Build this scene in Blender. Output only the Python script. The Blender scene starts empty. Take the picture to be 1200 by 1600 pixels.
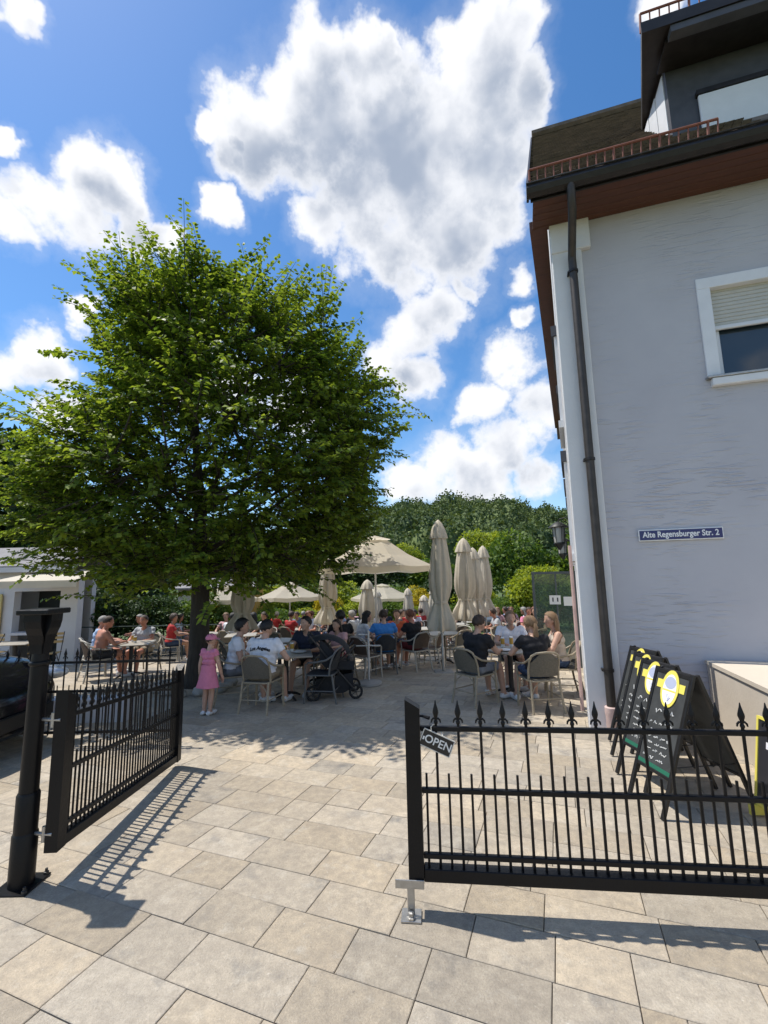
import bpy, math, random
import numpy as np
from mathutils import Vector, Matrix, Euler
R_ = math.radians
random.seed(7); np.random.seed(7)
scene = bpy.context.scene
col = scene.collection

# ------------------------------------------------------------------ camera
CAM_H = 1.85
PITCH, ROLL = R_(8.18), R_(-1.19)
cam_d = bpy.data.cameras.new('camera'); cam = bpy.data.objects.new('camera', cam_d); col.objects.link(cam)
cam_d.sensor_fit = 'AUTO'; cam_d.sensor_width = 36.0; cam_d.lens = 15.75
cam_d.clip_start = 0.05; cam_d.clip_end = 6000
_f = Vector((0, math.cos(PITCH), math.sin(PITCH))); _u = Vector((0, -math.sin(PITCH), math.cos(PITCH))); _r = Vector((1, 0, 0))
_ri = _r*math.cos(ROLL) + _u*math.sin(ROLL); _up = -_r*math.sin(ROLL) + _u*math.cos(ROLL)
cam.matrix_world = Matrix(((_ri.x, _up.x, -_f.x, 0), (_ri.y, _up.y, -_f.y, 0), (_ri.z, _up.z, -_f.z, CAM_H), (0, 0, 0, 1)))
scene.camera = cam
def in_view(p, m=40):
    d = Vector(p) - Vector((0, 0, CAM_H)); w = d.dot(_f)
    if w < 0.1: return False
    x = 600 + 700*d.dot(_ri)/w; y = 800 - 700*d.dot(_up)/w
    return -m < x < 1200+m and -m < y < 1600+m
def sky_dir(x, y):
    return (_f + _ri*((x-600)/700) - _up*((y-800)/700)).normalized()

# ------------------------------------------------------------------ light
SUN_TO = Vector((-0.698, 0.245, 1.54)).normalized()
SUN_EL = math.asin(SUN_TO.z); SUN_ROT = math.atan2(SUN_TO.x, SUN_TO.y)
sun_d = bpy.data.lights.new('sun', 'SUN'); sun = bpy.data.objects.new('sun', sun_d); col.objects.link(sun)
sun_d.energy = 2.35; sun_d.angle = R_(0.53); sun_d.color = (1.0, 0.945, 0.86)
sun.rotation_euler = SUN_TO.to_track_quat('Z', 'Y').to_euler()
scene.view_settings.view_transform = 'Standard'; scene.view_settings.look = 'None'
scene.view_settings.exposure = 1.2; scene.view_settings.gamma = 1.0
SKY_STR = 0.15
cy = scene.cycles; cy.max_bounces = 7; cy.diffuse_bounces = 4; cy.glossy_bounces = 3; cy.transmission_bounces = 6; cy.transparent_max_bounces = 12; cy.caustics_reflective = False; cy.caustics_refractive = False

world = bpy.data.worlds.new('World'); scene.world = world; world.use_nodes = True
world.cycles.sampling_method = 'MANUAL'; world.cycles.sample_map_resolution = 256
def build_world():
    nt = world.node_tree; nt.nodes.clear(); N = nt.nodes.new; L = nt.links.new
    out = N('ShaderNodeOutputWorld'); bg = N('ShaderNodeBackground'); bg.inputs['Strength'].default_value = SKY_STR
    sky = N('ShaderNodeTexSky'); sky.sky_type = 'NISHITA'; sky.sun_disc = False
    sky.sun_elevation = SUN_EL; sky.sun_rotation = SUN_ROT; sky.altitude = 350; sky.air_density = 1.0; sky.dust_density = 0.4; sky.ozone_density = 1.6
    hs = N('ShaderNodeHueSaturation'); hs.inputs['Saturation'].default_value = 1.27; hs.inputs['Value'].default_value = 0.53
    L(sky.outputs[0], hs.inputs['Color'])
    # clouds: soft heaps given by direction, broken up by noise; sampled again a little towards the sun for their shading
    def math_(op, a, b=None, c=None, nodes=None, links=None):
        n = (nodes or nt.nodes).new('ShaderNodeMath'); n.operation = op
        for i, v in enumerate((a, b, c)):
            if v is None: continue
            if isinstance(v, (int, float)): n.inputs[i].default_value = v
            else: (links or nt.links).new(v, n.inputs[i])
        return n.outputs[0]
    def noise(vec, scale, detail, rough):
        n = N('ShaderNodeTexNoise'); n.inputs['Scale'].default_value = scale; n.inputs['Detail'].default_value = detail
        n.inputs['Roughness'].default_value = rough; L(vec, n.inputs['Vector']); return n
    def vadd(a, b, scale=None):
        n = N('ShaderNodeVectorMath'); n.operation = 'ADD'; L(a, n.inputs[0])
        if isinstance(b, Vector): n.inputs[1].default_value = b
        else: L(b, n.inputs[1])
        return n.outputs[0]
    def mr(v, a, b, c=0.0, d=1.0, sm=True):
        n = N('ShaderNodeMapRange'); n.interpolation_type = 'SMOOTHSTEP' if sm else 'LINEAR'; L(v, n.inputs['Value'])
        for k, x in zip(('From Min', 'From Max', 'To Min', 'To Max'), (a, b, c, d)): n.inputs[k].default_value = x
        return n.outputs[0]
    blobs = [(500,85,62),(565,95,58),(604,70,26),(450,150,66),(405,205,66),(400,255,50),(500,200,105),(600,190,90),(560,280,95),(735,75,66),(790,80,58),(825,150,48),(770,160,85),(690,200,90),(660,290,110),(760,270,88),(590,370,80),(700,380,90),(640,440,46),(500,350,46),(800,330,50),
             (155,280,60),(195,300,56),(60,325,62),(20,345,52),(115,345,68),(215,355,52),(265,365,34),(10,226,26),(338,205,28),(355,190,18),
             (640,520,58),(690,495,46),(600,560,46),(650,600,46),(720,455,24),(800,570,60),(750,630,46),(835,640,58),(790,690,60),(690,730,72),(640,755,46),(750,755,66),(840,745,48),
             (60,555,62),(5,575,54),(130,498,34),(95,640,52),(355,335,30),(320,590,80),(450,640,70),(815,420,30),(820,490,22),(28,5,34),(1050,-5,40)]
    g = bpy.data.node_groups.new('cloud_heaps', 'ShaderNodeTree')
    g.interface.new_socket('Vector', in_out='INPUT', socket_type='NodeSocketVector'); g.interface.new_socket('Density', in_out='OUTPUT', socket_type='NodeSocketFloat')
    gi = g.nodes.new('NodeGroupInput'); go = g.nodes.new('NodeGroupOutput'); acc = None
    for x, y, r in blobs:
        weak = .22 if y > 400 else (.10 if y > 300 else 0.0)
        d = sky_dir(x, y); c = sky_dir(x+r, y); ca = 1-(1-d.dot(c))*1.32
        dt = g.nodes.new('ShaderNodeVectorMath'); dt.operation = 'DOT_PRODUCT'; g.links.new(gi.outputs[0], dt.inputs[0]); k = 1/(1-ca); dt.inputs[1].default_value = d*k
        v = math_('SUBTRACT', dt.outputs['Value'], k-1+weak, nodes=g.nodes, links=g.links)
        acc = v if acc is None else math_('MAXIMUM', acc, v, nodes=g.nodes, links=g.links)
    acc = math_('MAXIMUM', acc, -1.6, nodes=g.nodes, links=g.links); g.links.new(acc, go.inputs[0])
    tc = N('ShaderNodeTexCoord'); G = tc.outputs['Generated']
    n1 = noise(G, 7.0, 5, 0.6)
    scl = N('ShaderNodeVectorMath'); scl.operation = 'MULTIPLY_ADD'; L(n1.outputs['Color'], scl.inputs[0]); scl.inputs[1].default_value = (.13,)*3; scl.inputs[2].default_value = (-.065,)*3
    def nrm(v):
        n = N('ShaderNodeVectorMath'); n.operation = 'NORMALIZE'; L(v, n.inputs[0]); return n.outputs[0]
    V = nrm(vadd(G, scl.outputs[0])); V1 = nrm(vadd(V, SUN_TO*0.09))
    d0 = N('ShaderNodeGroup'); d0.node_tree = g; L(V, d0.inputs[0]); d1 = N('ShaderNodeGroup'); d1.node_tree = g; L(V1, d1.inputs[0])
    # the sky goes on the same way outside the picture
    nb = noise(V, 1.9, 3, 0.55); gen = math_('MULTIPLY_ADD', nb.outputs['Fac'], 7.0, -3.7)
    dt = N('ShaderNodeVectorMath'); dt.operation = 'DOT_PRODUCT'; L(G, dt.inputs[0]); dt.inputs[1].default_value = _f
    gen = math_('ADD', gen, mr(dt.outputs['Value'], .62, .45, -3.0, 0.0))
    D0 = math_('MAXIMUM', d0.outputs[0], gen); D1 = math_('MAXIMUM', d1.outputs[0], gen)
    n2 = noise(G, 10.0, 7, 0.62); n3 = noise(vadd(G, SUN_TO*0.03), 10.0, 3, 0.55)
    D0 = math_('MULTIPLY_ADD', math_('SUBTRACT', n2.outputs['Fac'], .5), 2.0, D0); D1 = math_('MULTIPLY_ADD', math_('SUBTRACT', n3.outputs['Fac'], .5), 2.0, D1)
    alpha = mr(D0, -0.03, 0.62)
    wisp = mr(D0, -0.7, 0.3, 0.0, 0.13); alpha = math_('MAXIMUM', alpha, wisp)
    thick = mr(D1, 0.0, 1.3); body = mr(D0, 0.15, 1.1); sh = math_('MULTIPLY', thick, body)
    cc = N('ShaderNodeMix'); cc.data_type = 'RGBA'; L(sh, cc.inputs['Factor']); k = 1.0/SKY_STR
    cc.inputs['A'].default_value = (0.455*k, 0.46*k, 0.475*k, 1); cc.inputs['B'].default_value = (0.175*k, 0.205*k, 0.26*k, 1)
    mx = N('ShaderNodeMix'); mx.data_type = 'RGBA'; L(alpha, mx.inputs['Factor']); L(hs.outputs[0], mx.inputs['A']); L(cc.outputs['Result'], mx.inputs['B'])
    L(mx.outputs['Result'], bg.inputs['Color']); L(bg.outputs[0], out.inputs['Surface'])
build_world()

# ------------------------------------------------------------------ helpers
def gz(y):
    "the terrace falls gently away from the street"
    return -0.03*max(0.0, min(y, 10.0)-2.8) - 0.07*max(0.0, min(y, 34.0)-10.0)

def tag(o, label=None, cat=None, group=None, kind=None):
    if label: o['label'] = label
    if cat: o['category'] = cat
    if group: o['group'] = group
    if kind: o['kind'] = kind
    return o
def empty(name, loc=(0, 0, 0), rz=0.0, label=None, cat=None, group=None):
    o = bpy.data.objects.new(name, None); o.empty_display_size = 0.1; col.objects.link(o)
    o.location = loc; o.rotation_euler = (0, 0, rz)
    return tag(o, label, cat, group)
def copy_tree(o, parent=None):
    c = o.copy(); col.objects.link(c); c.parent = parent
    if parent is not None: c.matrix_parent_inverse = o.matrix_parent_inverse.copy()
    for ch in o.children: copy_tree(ch, c)
    return c

class MB:
    def __init__(s): s.v = []; s.f = []; s.m = []
    def add(s, vs, fs, mi=0, M=None):
        b = len(s.v)
        if M is not None: vs = [M @ Vector(v) for v in vs]
        s.v.extend([tuple(v) for v in vs]); s.f.extend([tuple(i+b for i in f) for f in fs]); s.m.extend([mi]*len(fs)); return s
    def box(s, x0, x1, y0, y1, z0, z1, mi=0, M=None, bev=0.0):
        if x0 > x1: x0, x1 = x1, x0
        if y0 > y1: y0, y1 = y1, y0
        if z0 > z1: z0, z1 = z1, z0
        if bev <= 0:
            vs = [(x, y, z) for z in (z0, z1) for y in (y0, y1) for x in (x0, x1)]
            return s.add(vs, [(0,2,3,1),(4,5,7,6),(0,1,5,4),(1,3,7,5),(3,2,6,7),(2,0,4,6)], mi, M)
        b = min(bev, (x1-x0)*.45, (y1-y0)*.45, (z1-z0)*.45); X = (x0, x1); Y = (y0, y1); Z = (z0, z1); vs = []; idx = {}
        for i in (0, 1):
            for j in (0, 1):
                for k in (0, 1):
                    sx, sy, sz = (b if i == 0 else -b), (b if j == 0 else -b), (b if k == 0 else -b)
                    idx[i,j,k,0] = len(vs); vs.append((X[i], Y[j]+sy, Z[k]+sz))
                    idx[i,j,k,1] = len(vs); vs.append((X[i]+sx, Y[j], Z[k]+sz))
                    idx[i,j,k,2] = len(vs); vs.append((X[i]+sx, Y[j]+sy, Z[k]))
        fs = []
        for i in (0, 1):
            q = [idx[i,0,0,0], idx[i,1,0,0], idx[i,1,1,0], idx[i,0,1,0]]; fs.append(q if i else q[::-1])
            q = [idx[0,i,0,1], idx[1,i,0,1], idx[1,i,1,1], idx[0,i,1,1]]; fs.append(q[::-1] if i else q)
            q = [idx[0,0,i,2], idx[1,0,i,2], idx[1,1,i,2], idx[0,1,i,2]]; fs.append(q if i else q[::-1])
        for i in (0, 1):
            for j in (0, 1):
                q = [idx[i,j,0,0], idx[i,j,0,1], idx[i,j,1,1], idx[i,j,1,0]]; fs.append(q if (i == j) else q[::-1])
                q = [idx[i,0,j,0], idx[i,0,j,2], idx[i,1,j,2], idx[i,1,j,0]]; fs.append(q[::-1] if (i == j) else q)
                q = [idx[0,i,j,1], idx[0,i,j,2], idx[1,i,j,2], idx[1,i,j,1]]; fs.append(q if (i == j) else q[::-1])
                for k in (0, 1):
                    t = [idx[i,j,k,0], idx[i,j,k,1], idx[i,j,k,2]]; fs.append(t if (i+j+k) % 2 else t[::-1])
        return s.add(vs, fs, mi, M)
    def tube(s, pts, r, n=8, mi=0, M=None, cap=True, close=False, flat=1.0):
        pts = [Vector(p) for p in pts]; m = len(pts)
        rs = r if isinstance(r, (list, tuple)) else [r]*m
        vs = []; fs = []; ref = None
        for i, p in enumerate(pts):
            if close: t = (pts[(i+1) % m]-pts[i-1]).normalized()
            else: t = (pts[min(i+1, m-1)]-pts[max(i-1, 0)]).normalized()
            if ref is None: ref = Vector((0, 0, 1)) if abs(t.z) < .9 else Vector((1, 0, 0))
            a = (ref - t*ref.dot(t))
            if a.length < 1e-6: a = t.orthogonal()
            a.normalize(); b = t.cross(a); ref = a
            for k in range(n):
                th = 2*math.pi*(k+.5)/n; vs.append(p + a*(rs[i]*flat*math.cos(th)) + b*(rs[i]*math.sin(th)))
        for i in range(m if close else m-1):
            j = (i+1) % m
            for k in range(n): fs.append((i*n+k, i*n+(k+1) % n, j*n+(k+1) % n, j*n+k))
        if cap and not close: fs.append(tuple(range(n))[::-1]); fs.append(tuple((m-1)*n+k for k in range(n)))
        return s.add(vs, fs, mi, M)
    def lathe(s, prof, n=16, mi=0, M=None, mod=None):
        vs = []; fs = []
        for i, (r, z) in enumerate(prof):
            for k in range(n):
                th = 2*math.pi*k/n; rr = r*(mod(th, i/(len(prof)-1)) if mod else 1.0); vs.append((rr*math.cos(th), rr*math.sin(th), z))
        for i in range(len(prof)-1):
            for k in range(n): fs.append((i*n+k, i*n+(k+1) % n, (i+1)*n+(k+1) % n, (i+1)*n+k))
        fs.append(tuple(range(n))[::-1]); fs.append(tuple((len(prof)-1)*n+k for k in range(n)))
        return s.add(vs, fs, mi, M)
    def ell(s, c, r, mi=0, M=None, nu=12, nv=8):
        vs = []; fs = []
        for j in range(1, nv):
            ph = math.pi*j/nv
            for k in range(nu):
                th = 2*math.pi*k/nu; vs.append((c[0]+r[0]*math.sin(ph)*math.cos(th), c[1]+r[1]*math.sin(ph)*math.sin(th), c[2]+r[2]*math.cos(ph)))
        t = len(vs); vs += [(c[0], c[1], c[2]+r[2]), (c[0], c[1], c[2]-r[2])]
        for j in range(nv-2):
            for k in range(nu): fs.append((j*nu+k, (j+1)*nu+k, (j+1)*nu+(k+1) % nu, j*nu+(k+1) % nu))
        for k in range(nu): fs.append((t, k, (k+1) % nu)); fs.append((t+1, (nv-2)*nu+(k+1) % nu, (nv-2)*nu+k))
        return s.add(vs, fs, mi, M)
    def prism(s, poly, z0, z1, mi=0, M=None):
        n = len(poly); vs = [(x, y, z0) for x, y in poly]+[(x, y, z1) for x, y in poly]
        fs = [tuple(range(n))[::-1], tuple(range(n, 2*n))]+[(i, (i+1) % n, n+(i+1) % n, n+i) for i in range(n)]
        return s.add(vs, fs, mi, M)
    def mesh(s, name, mats, smooth=False):
        me = bpy.data.meshes.new(name); me.from_pydata(s.v, [], s.f)
        for m in (mats if isinstance(mats, (list, tuple)) else [mats]): me.materials.append(m)
        me.polygons.foreach_set('material_index', s.m)
        if smooth:
            me.polygons.foreach_set('use_smooth', [True]*len(s.f))
            try: me.set_sharp_from_angle(angle=R_(40 if smooth is True else smooth))
            except Exception: pass
        me.update(); return me
    def build(s, name, mats, parent=None, smooth=False, loc=None, rz=None):
        o = bpy.data.objects.new(name, s.mesh(name, mats, smooth)); col.objects.link(o)
        if parent is not None: o.parent = parent
        if loc is not None: o.location = loc
        if rz is not None: o.rotation_euler = (0, 0, rz)
        return o
def mesh_np(name, V, F, mats, mi=None, smooth=False):
    "big meshes straight from numpy; F is (n,k) with constant k"
    me = bpy.data.meshes.new(name); V = np.asarray(V, np.float32); F = np.asarray(F, np.int32); n, k = F.shape
    me.vertices.add(len(V)); me.vertices.foreach_set('co', V.ravel())
    me.loops.add(n*k); me.loops.foreach_set('vertex_index', F.ravel())
    me.polygons.add(n); me.polygons.foreach_set('loop_start', np.arange(0, n*k, k, dtype=np.int32)); me.polygons.foreach_set('loop_total', np.full(n, k, np.int32))
    for m in (mats if isinstance(mats, (list, tuple)) else [mats]): me.materials.append(m)
    if mi is not None: me.polygons.foreach_set('material_index', np.asarray(mi, np.int32))
    if smooth: me.polygons.foreach_set('use_smooth', np.ones(n, bool))
    me.update(calc_edges=True); me.validate(); return me
def obj(name, me, parent=None):
    o = bpy.data.objects.new(name, me); col.objects.link(o)
    if parent is not None: o.parent = parent
    return o

# ------------------------------------------------------------------ materials
def mat(name, c, rough=0.6, metal=0.0, spec=0.5, var=0.0, vscale=8.0, bump=0.0, bscale=40.0, c2=None, coord='Object', rand=0.0, trans=0.0, stretch=(1, 1, 1), detail=5, bdist=0.01):
    m = bpy.data.materials.new(name); m.use_nodes = True; nt = m.node_tree; N = nt.nodes.new; L = nt.links.new
    b = nt.nodes['Principled BSDF']; b.inputs['Base Color'].default_value = (*c, 1); b.inputs['Roughness'].default_value = rough
    b.inputs['Metallic'].default_value = metal; b.inputs['Specular IOR Level'].default_value = spec
    tc = N('ShaderNodeTexCoord'); mp = N('ShaderNodeMapping'); mp.inputs['Scale'].default_value = stretch; L(tc.outputs[coord], mp.inputs['Vector'])
    if var > 0 or c2 is not None or rand > 0:
        n = N('ShaderNodeTexNoise'); n.inputs['Scale'].default_value = vscale; n.inputs['Detail'].default_value = detail; n.inputs['Roughness'].default_value = 0.6; L(mp.outputs[0], n.inputs['Vector'])
        r = N('ShaderNodeMapRange'); L(n.outputs['Fac'], r.inputs['Value']); r.inputs['From Min'].default_value = .3; r.inputs['From Max'].default_value = .7
        mx = N('ShaderNodeMix'); mx.data_type = 'RGBA'; L(r.outputs[0], mx.inputs['Factor'])
        if c2 is None: c2 = tuple(min(1, x*(1+var)) for x in c); ca = tuple(x*(1-var) for x in c)
        else: ca = c
        mx.inputs['A'].default_value = (*ca, 1); mx.inputs['B'].default_value = (*c2, 1); o = mx.outputs['Result']
        if rand > 0:
            oi = N('ShaderNodeObjectInfo'); rr = N('ShaderNodeMapRange'); L(oi.outputs['Random'], rr.inputs['Value']); rr.inputs['To Min'].default_value = 1-rand; rr.inputs['To Max'].default_value = 1+rand
            vm = N('ShaderNodeVectorMath'); vm.operation = 'SCALE'; L(o, vm.inputs[0]); L(rr.outputs[0], vm.inputs['Scale']); o = vm.outputs[0]
        L(o, b.inputs['Base Color'])
        rr2 = N('ShaderNodeMapRange'); L(n.outputs['Fac'], rr2.inputs['Value']); rr2.inputs['To Min'].default_value = max(0, rough-.08); rr2.inputs['To Max'].default_value = min(1, rough+.08); L(rr2.outputs[0], b.inputs['Roughness'])
    if bump > 0:
        n2 = N('ShaderNodeTexNoise'); n2.inputs['Scale'].default_value = bscale; n2.inputs['Detail'].default_value = 6; L(mp.outputs[0], n2.inputs['Vector'])
        bp = N('ShaderNodeBump'); bp.inputs['Strength'].default_value = bump; bp.inputs['Distance'].default_value = bdist; L(n2.outputs['Fac'], bp.inputs['Height']); L(bp.outputs[0], b.inputs['Normal'])
    if trans > 0:
        t = N('ShaderNodeBsdfTranslucent'); ms = N('ShaderNodeMixShader'); ms.inputs[0].default_value = trans
        if b.inputs['Base Color'].is_linked: L(b.inputs['Base Color'].links[0].from_socket, t.inputs['Color'])
        else: t.inputs['Color'].default_value = (*c, 1)
        L(b.outputs[0], ms.inputs[1]); L(t.outputs[0], ms.inputs[2]); L(ms.outputs[0], nt.nodes['Material Output'].inputs['Surface'])
    return m
def glass_mat(name, c=(0.02, 0.03, 0.035), rough=0.03):
    m = mat(name, c, rough, 0, 0.8); return m
M = {}
M['black_paint'] = mat('black_paint', (0.0045, 0.0045, 0.0055), 0.42, 0, 0.25, var=0.25, vscale=9, bump=0.15, bscale=60)
M['steel'] = mat('steel', (0.42, 0.41, 0.39), 0.42, 0.85, var=0.15, vscale=30)
M['dark_metal'] = mat('dark_metal', (0.035, 0.034, 0.034), 0.5, 0.2, var=0.2, vscale=12)

# ------------------------------------------------------------------ ground, terrace, pavers
def paver_mat():
    m = bpy.data.materials.new('concrete_paver'); m.use_nodes = True; nt = m.node_tree; N = nt.nodes.new; L = nt.links.new
    b = nt.nodes['Principled BSDF']; geo = N('ShaderNodeNewGeometry'); oi = N('ShaderNodeObjectInfo')
    def noise(s, d=6, r=0.62, vec=None):
        n = N('ShaderNodeTexNoise'); n.inputs['Scale'].default_value = s; n.inputs['Detail'].default_value = d; n.inputs['Roughness'].default_value = r
        L(vec or geo.outputs['Position'], n.inputs['Vector']); return n.outputs['Fac']
    def mr(v, a, bb, c=0., d=1.):
        n = N('ShaderNodeMapRange'); L(v, n.inputs['Value']); n.inputs['From Min'].default_value = a; n.inputs['From Max'].default_value = bb; n.inputs['To Min'].default_value = c; n.inputs['To Max'].default_value = d; return n.outputs[0]
    def mix(f, a, bb, typ='MIX'):
        n = N('ShaderNodeMix'); n.data_type = 'RGBA'; n.blend_type = typ
        if isinstance(f, float): n.inputs['Factor'].default_value = f
        else: L(f, n.inputs['Factor'])
        for k, v in (('A', a), ('B', bb)):
            if isinstance(v, tuple): n.inputs[k].default_value = (*v, 1)
            else: L(v, n.inputs[k])
        return n.outputs['Result']
    # a random number per slab, from the object or from the joined piece
    ad = N('ShaderNodeMath'); ad.operation = 'ADD'; L(oi.outputs['Random'], ad.inputs[0]); L(geo.outputs['Random Per Island'], ad.inputs[1])
    fr = N('ShaderNodeMath'); fr.operation = 'FRACT'; L(ad.outputs[0], fr.inputs[0]); rnd = fr.outputs[0]
    off = N('ShaderNodeVectorMath'); off.operation = 'SCALE'; off.inputs[0].default_value = (17, 31, 0); L(rnd, off.inputs['Scale'])
    vec = N('ShaderNodeVectorMath'); vec.operation = 'ADD'; L(geo.outputs['Position'], vec.inputs[0]); L(off.outputs[0], vec.inputs[1]); V = vec.outputs[0]
    cloud = noise(3.2, 5, .6, V); base = mix(mr(cloud, .33, .67), (0.47, 0.385, 0.275), (0.62, 0.51, 0.36))
    # each slab leans to grey or to sand
    lean = mr(rnd, 0., 1., 0., 0.75); base = mix(lean, base, mix(mr(noise(5.0, 5, .6, V), .35, .65), (0.40, 0.365, 0.31), (0.52, 0.475, 0.395)))
    # dark smoky clouding cast into the face of some slabs
    st = mr(noise(3.0, 7, .68, V), .54, .70); gate = mr(rnd, .25, .6); sm = N('ShaderNodeMath'); sm.operation = 'MULTIPLY'; L(st, sm.inputs[0]); L(gate, sm.inputs[1])
    base = mix(sm.outputs[0], base, (0.20, 0.195, 0.185))
    # grain and pits
    med = noise(17., 6, .7, V); base = mix(mr(med, .38, .62, 0., .52), base, (0.27, 0.235, 0.19)); base = mix(mr(noise(8., 5, .65, V), .56, .72, 0., .55), base, (0.60, 0.545, 0.45))
    fine = noise(95., 4, .7); base = mix(mr(fine, .3, .7, 0., .38), base, (0.20, 0.17, 0.135))
    spk = noise(38., 3, .5, V); base = mix(mr(spk, .68, .76, 0., .5), base, (0.62, 0.58, 0.5)); base = mix(mr(spk, .30, .24, 0., .5), base, (0.17, 0.15, 0.13))
    dirt = noise(.9, 4, .55); base = mix(mr(dirt, .45, .75, 0., .28), base, (0.27, 0.245, 0.21))
    wv = N('ShaderNodeTexWhiteNoise'); wv.noise_dimensions = '1D'; L(rnd, wv.inputs['W']); vs_ = N('ShaderNodeVectorMath'); vs_.operation = 'SCALE'; L(base, vs_.inputs[0]); L(mr(wv.outputs['Value'], 0., 1., .84, 1.12), vs_.inputs['Scale']); base = vs_.outputs[0]
    L(base, b.inputs['Base Color']); b.inputs['Specular IOR Level'].default_value = .35
    L(mr(fine, .3, .7, .68, .88), b.inputs['Roughness'])
    bp = N('ShaderNodeBump'); bp.inputs['Strength'].default_value = .9; bp.inputs['Distance'].default_value = .007
    hh = N('ShaderNodeMath'); hh.operation = 'ADD'; L(noise(14., 8, .68, V), hh.inputs[0]); L(fine, hh.inputs[1]); L(hh.outputs[0], bp.inputs['Height']); L(bp.outputs[0], b.inputs['Normal'])
    return m
M['paver'] = paver_mat()
M['joint'] = mat('joint_sand', (0.085, 0.075, 0.06), 0.95, var=0.3, vscale=30, coord='Object')
M['grass'] = mat('grass', (0.05, 0.085, 0.022), 0.9, c2=(0.085, 0.12, 0.03), vscale=0.6)

def sheet(name, x0, x1, ys, dz, m):
    mb = MB(); vs = []; fs = []
    for y in ys: vs += [(x0, y, gz(y)+dz), (x1, y, gz(y)+dz)]
    for i in range(len(ys)-1): fs.append((2*i, 2*i+1, 2*i+3, 2*i+2))
    return tag(mb.add(vs, fs).build(name, m), kind='structure')
sheet('ground', -1500, 1500, [-60, 2.8, 10, 34, 60, 2500], -0.09, M['grass'])
terrace = sheet('terrace', -16, 12, [-6, 2.8, 10, 24], -0.014, M['joint'])

PA = R_(-20.86); PT = Vector((math.cos(PA), math.sin(PA), 0)); PL = Vector((-math.sin(PA), math.cos(PA), 0))
ROWH = 0.296
def paver_mesh(w, name='paver'):
    g = .0022; b = .0034; x0, x1, y0, y1 = g, w-g, g, ROWH-g
    vs = [(x0+b, y0+b, 0), (x1-b, y0+b, 0), (x1-b, y1-b, 0), (x0+b, y1-b, 0), (x0, y0, -b*.8), (x1, y0, -b*.8), (x1, y1, -b*.8), (x0, y1, -b*.8), (x0, y0, -.04), (x1, y0, -.04), (x1, y1, -.04), (x0, y1, -.04)]
    fs = [(0, 1, 2, 3)]+[(4+i, 4+(i+1) % 4, (i+1) % 4, i) for i in range(4)]+[(8+i, 8+(i+1) % 4, 4+(i+1) % 4, 4+i) for i in range(4)]
    return vs, fs
LENS = (0.30, 0.40, 0.50, 0.60)
near_joints = {0: [-3.30, -2.87, -2.264, -1.857, -1.25, -.72, -.18, .37, .80], -1: [-2.68, -2.265, -1.72, -1.30, -.80, -.2, .35], 1: [-2.653, -2.04, -1.58, -1.12, -.72, -.154, .20, .372, .86],
               2: [-2.85, -2.44, -2.04, -1.45, -.95, -.55, -.142, .20, .711, 1.1], 3: [-2.6, -2.1, -1.6, -1.1, -.62, -.2, .373, .8]}
slabs = []; rr = random.Random(11)
for k in range(-14, 46):
    l0 = 1.85 + ROWH*k
    tr = [-16.0]; j = list(near_joints.get(k, []))
    t = -15.0 + rr.random()*.6
    if j:
        # fill left of the measured joints, use them, go on to the right
        t = j[0]; left = []
        while t > -14: t -= rr.choice(LENS); left.append(t)
        ts = left[::-1] + j; t = j[-1]
    else: ts = [t]
    while t < 9.5: t += rr.choice(LENS); ts.append(t)
    for a, b in zip(ts[:-1], ts[1:]):
        c = PT*((a+b)/2) + PL*(l0+ROWH/2)
        if -1.5 < c.y < 13.5 and -12 < c.x < 7.5: slabs.append((a, b-a, l0, c))
def slab_matrix(a, l0, c):
    s = -0.03 if 2.8 < c.y < 10 else (0.0 if c.y <= 2.8 else -0.07)
    def P(v): return Vector((v.x, v.y, gz(c.y)+s*(v.y-c.y)))
    o = P(PT*a + PL*l0); ex = (P(PT*(a+1) + PL*l0)-o).normalized(); ey = (P(PT*a + PL*(l0+1))-o); ey = (ey-ex*ey.dot(ex)).normalized(); ez = ex.cross(ey)
    o = o + ez*rr.uniform(-.0012, .0012)
    return Matrix(((ex.x, ey.x, ez.x, o.x), (ex.y, ey.y, ez.y, o.y), (ex.z, ey.z, ez.z, o.z), (0, 0, 0, 1)))
vis = [s for s in slabs if in_view((s[3].x, s[3].y, gz(s[3].y)), 60)]
vis.sort(key=lambda s: s[3].length); own = vis[:298]; own_ids = {id(s) for s in own}
cache = {}; rest = MB()
for s in slabs:
    w = round(s[1], 3); Mx = slab_matrix(s[0], s[2], s[3])
    if id(s) in own_ids:
        if w not in cache:
            vs, fs = paver_mesh(w); cache[w] = MB().add(vs, fs).mesh('paver', M['paver'])
        o = obj('paver', cache[w], terrace); o.matrix_world = Mx
    else:
        vs, fs = paver_mesh(w); rest.add(vs, fs, 0, Mx)
tag(rest.build('distant_pavers', M['paver'], terrace), kind='stuff')

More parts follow.
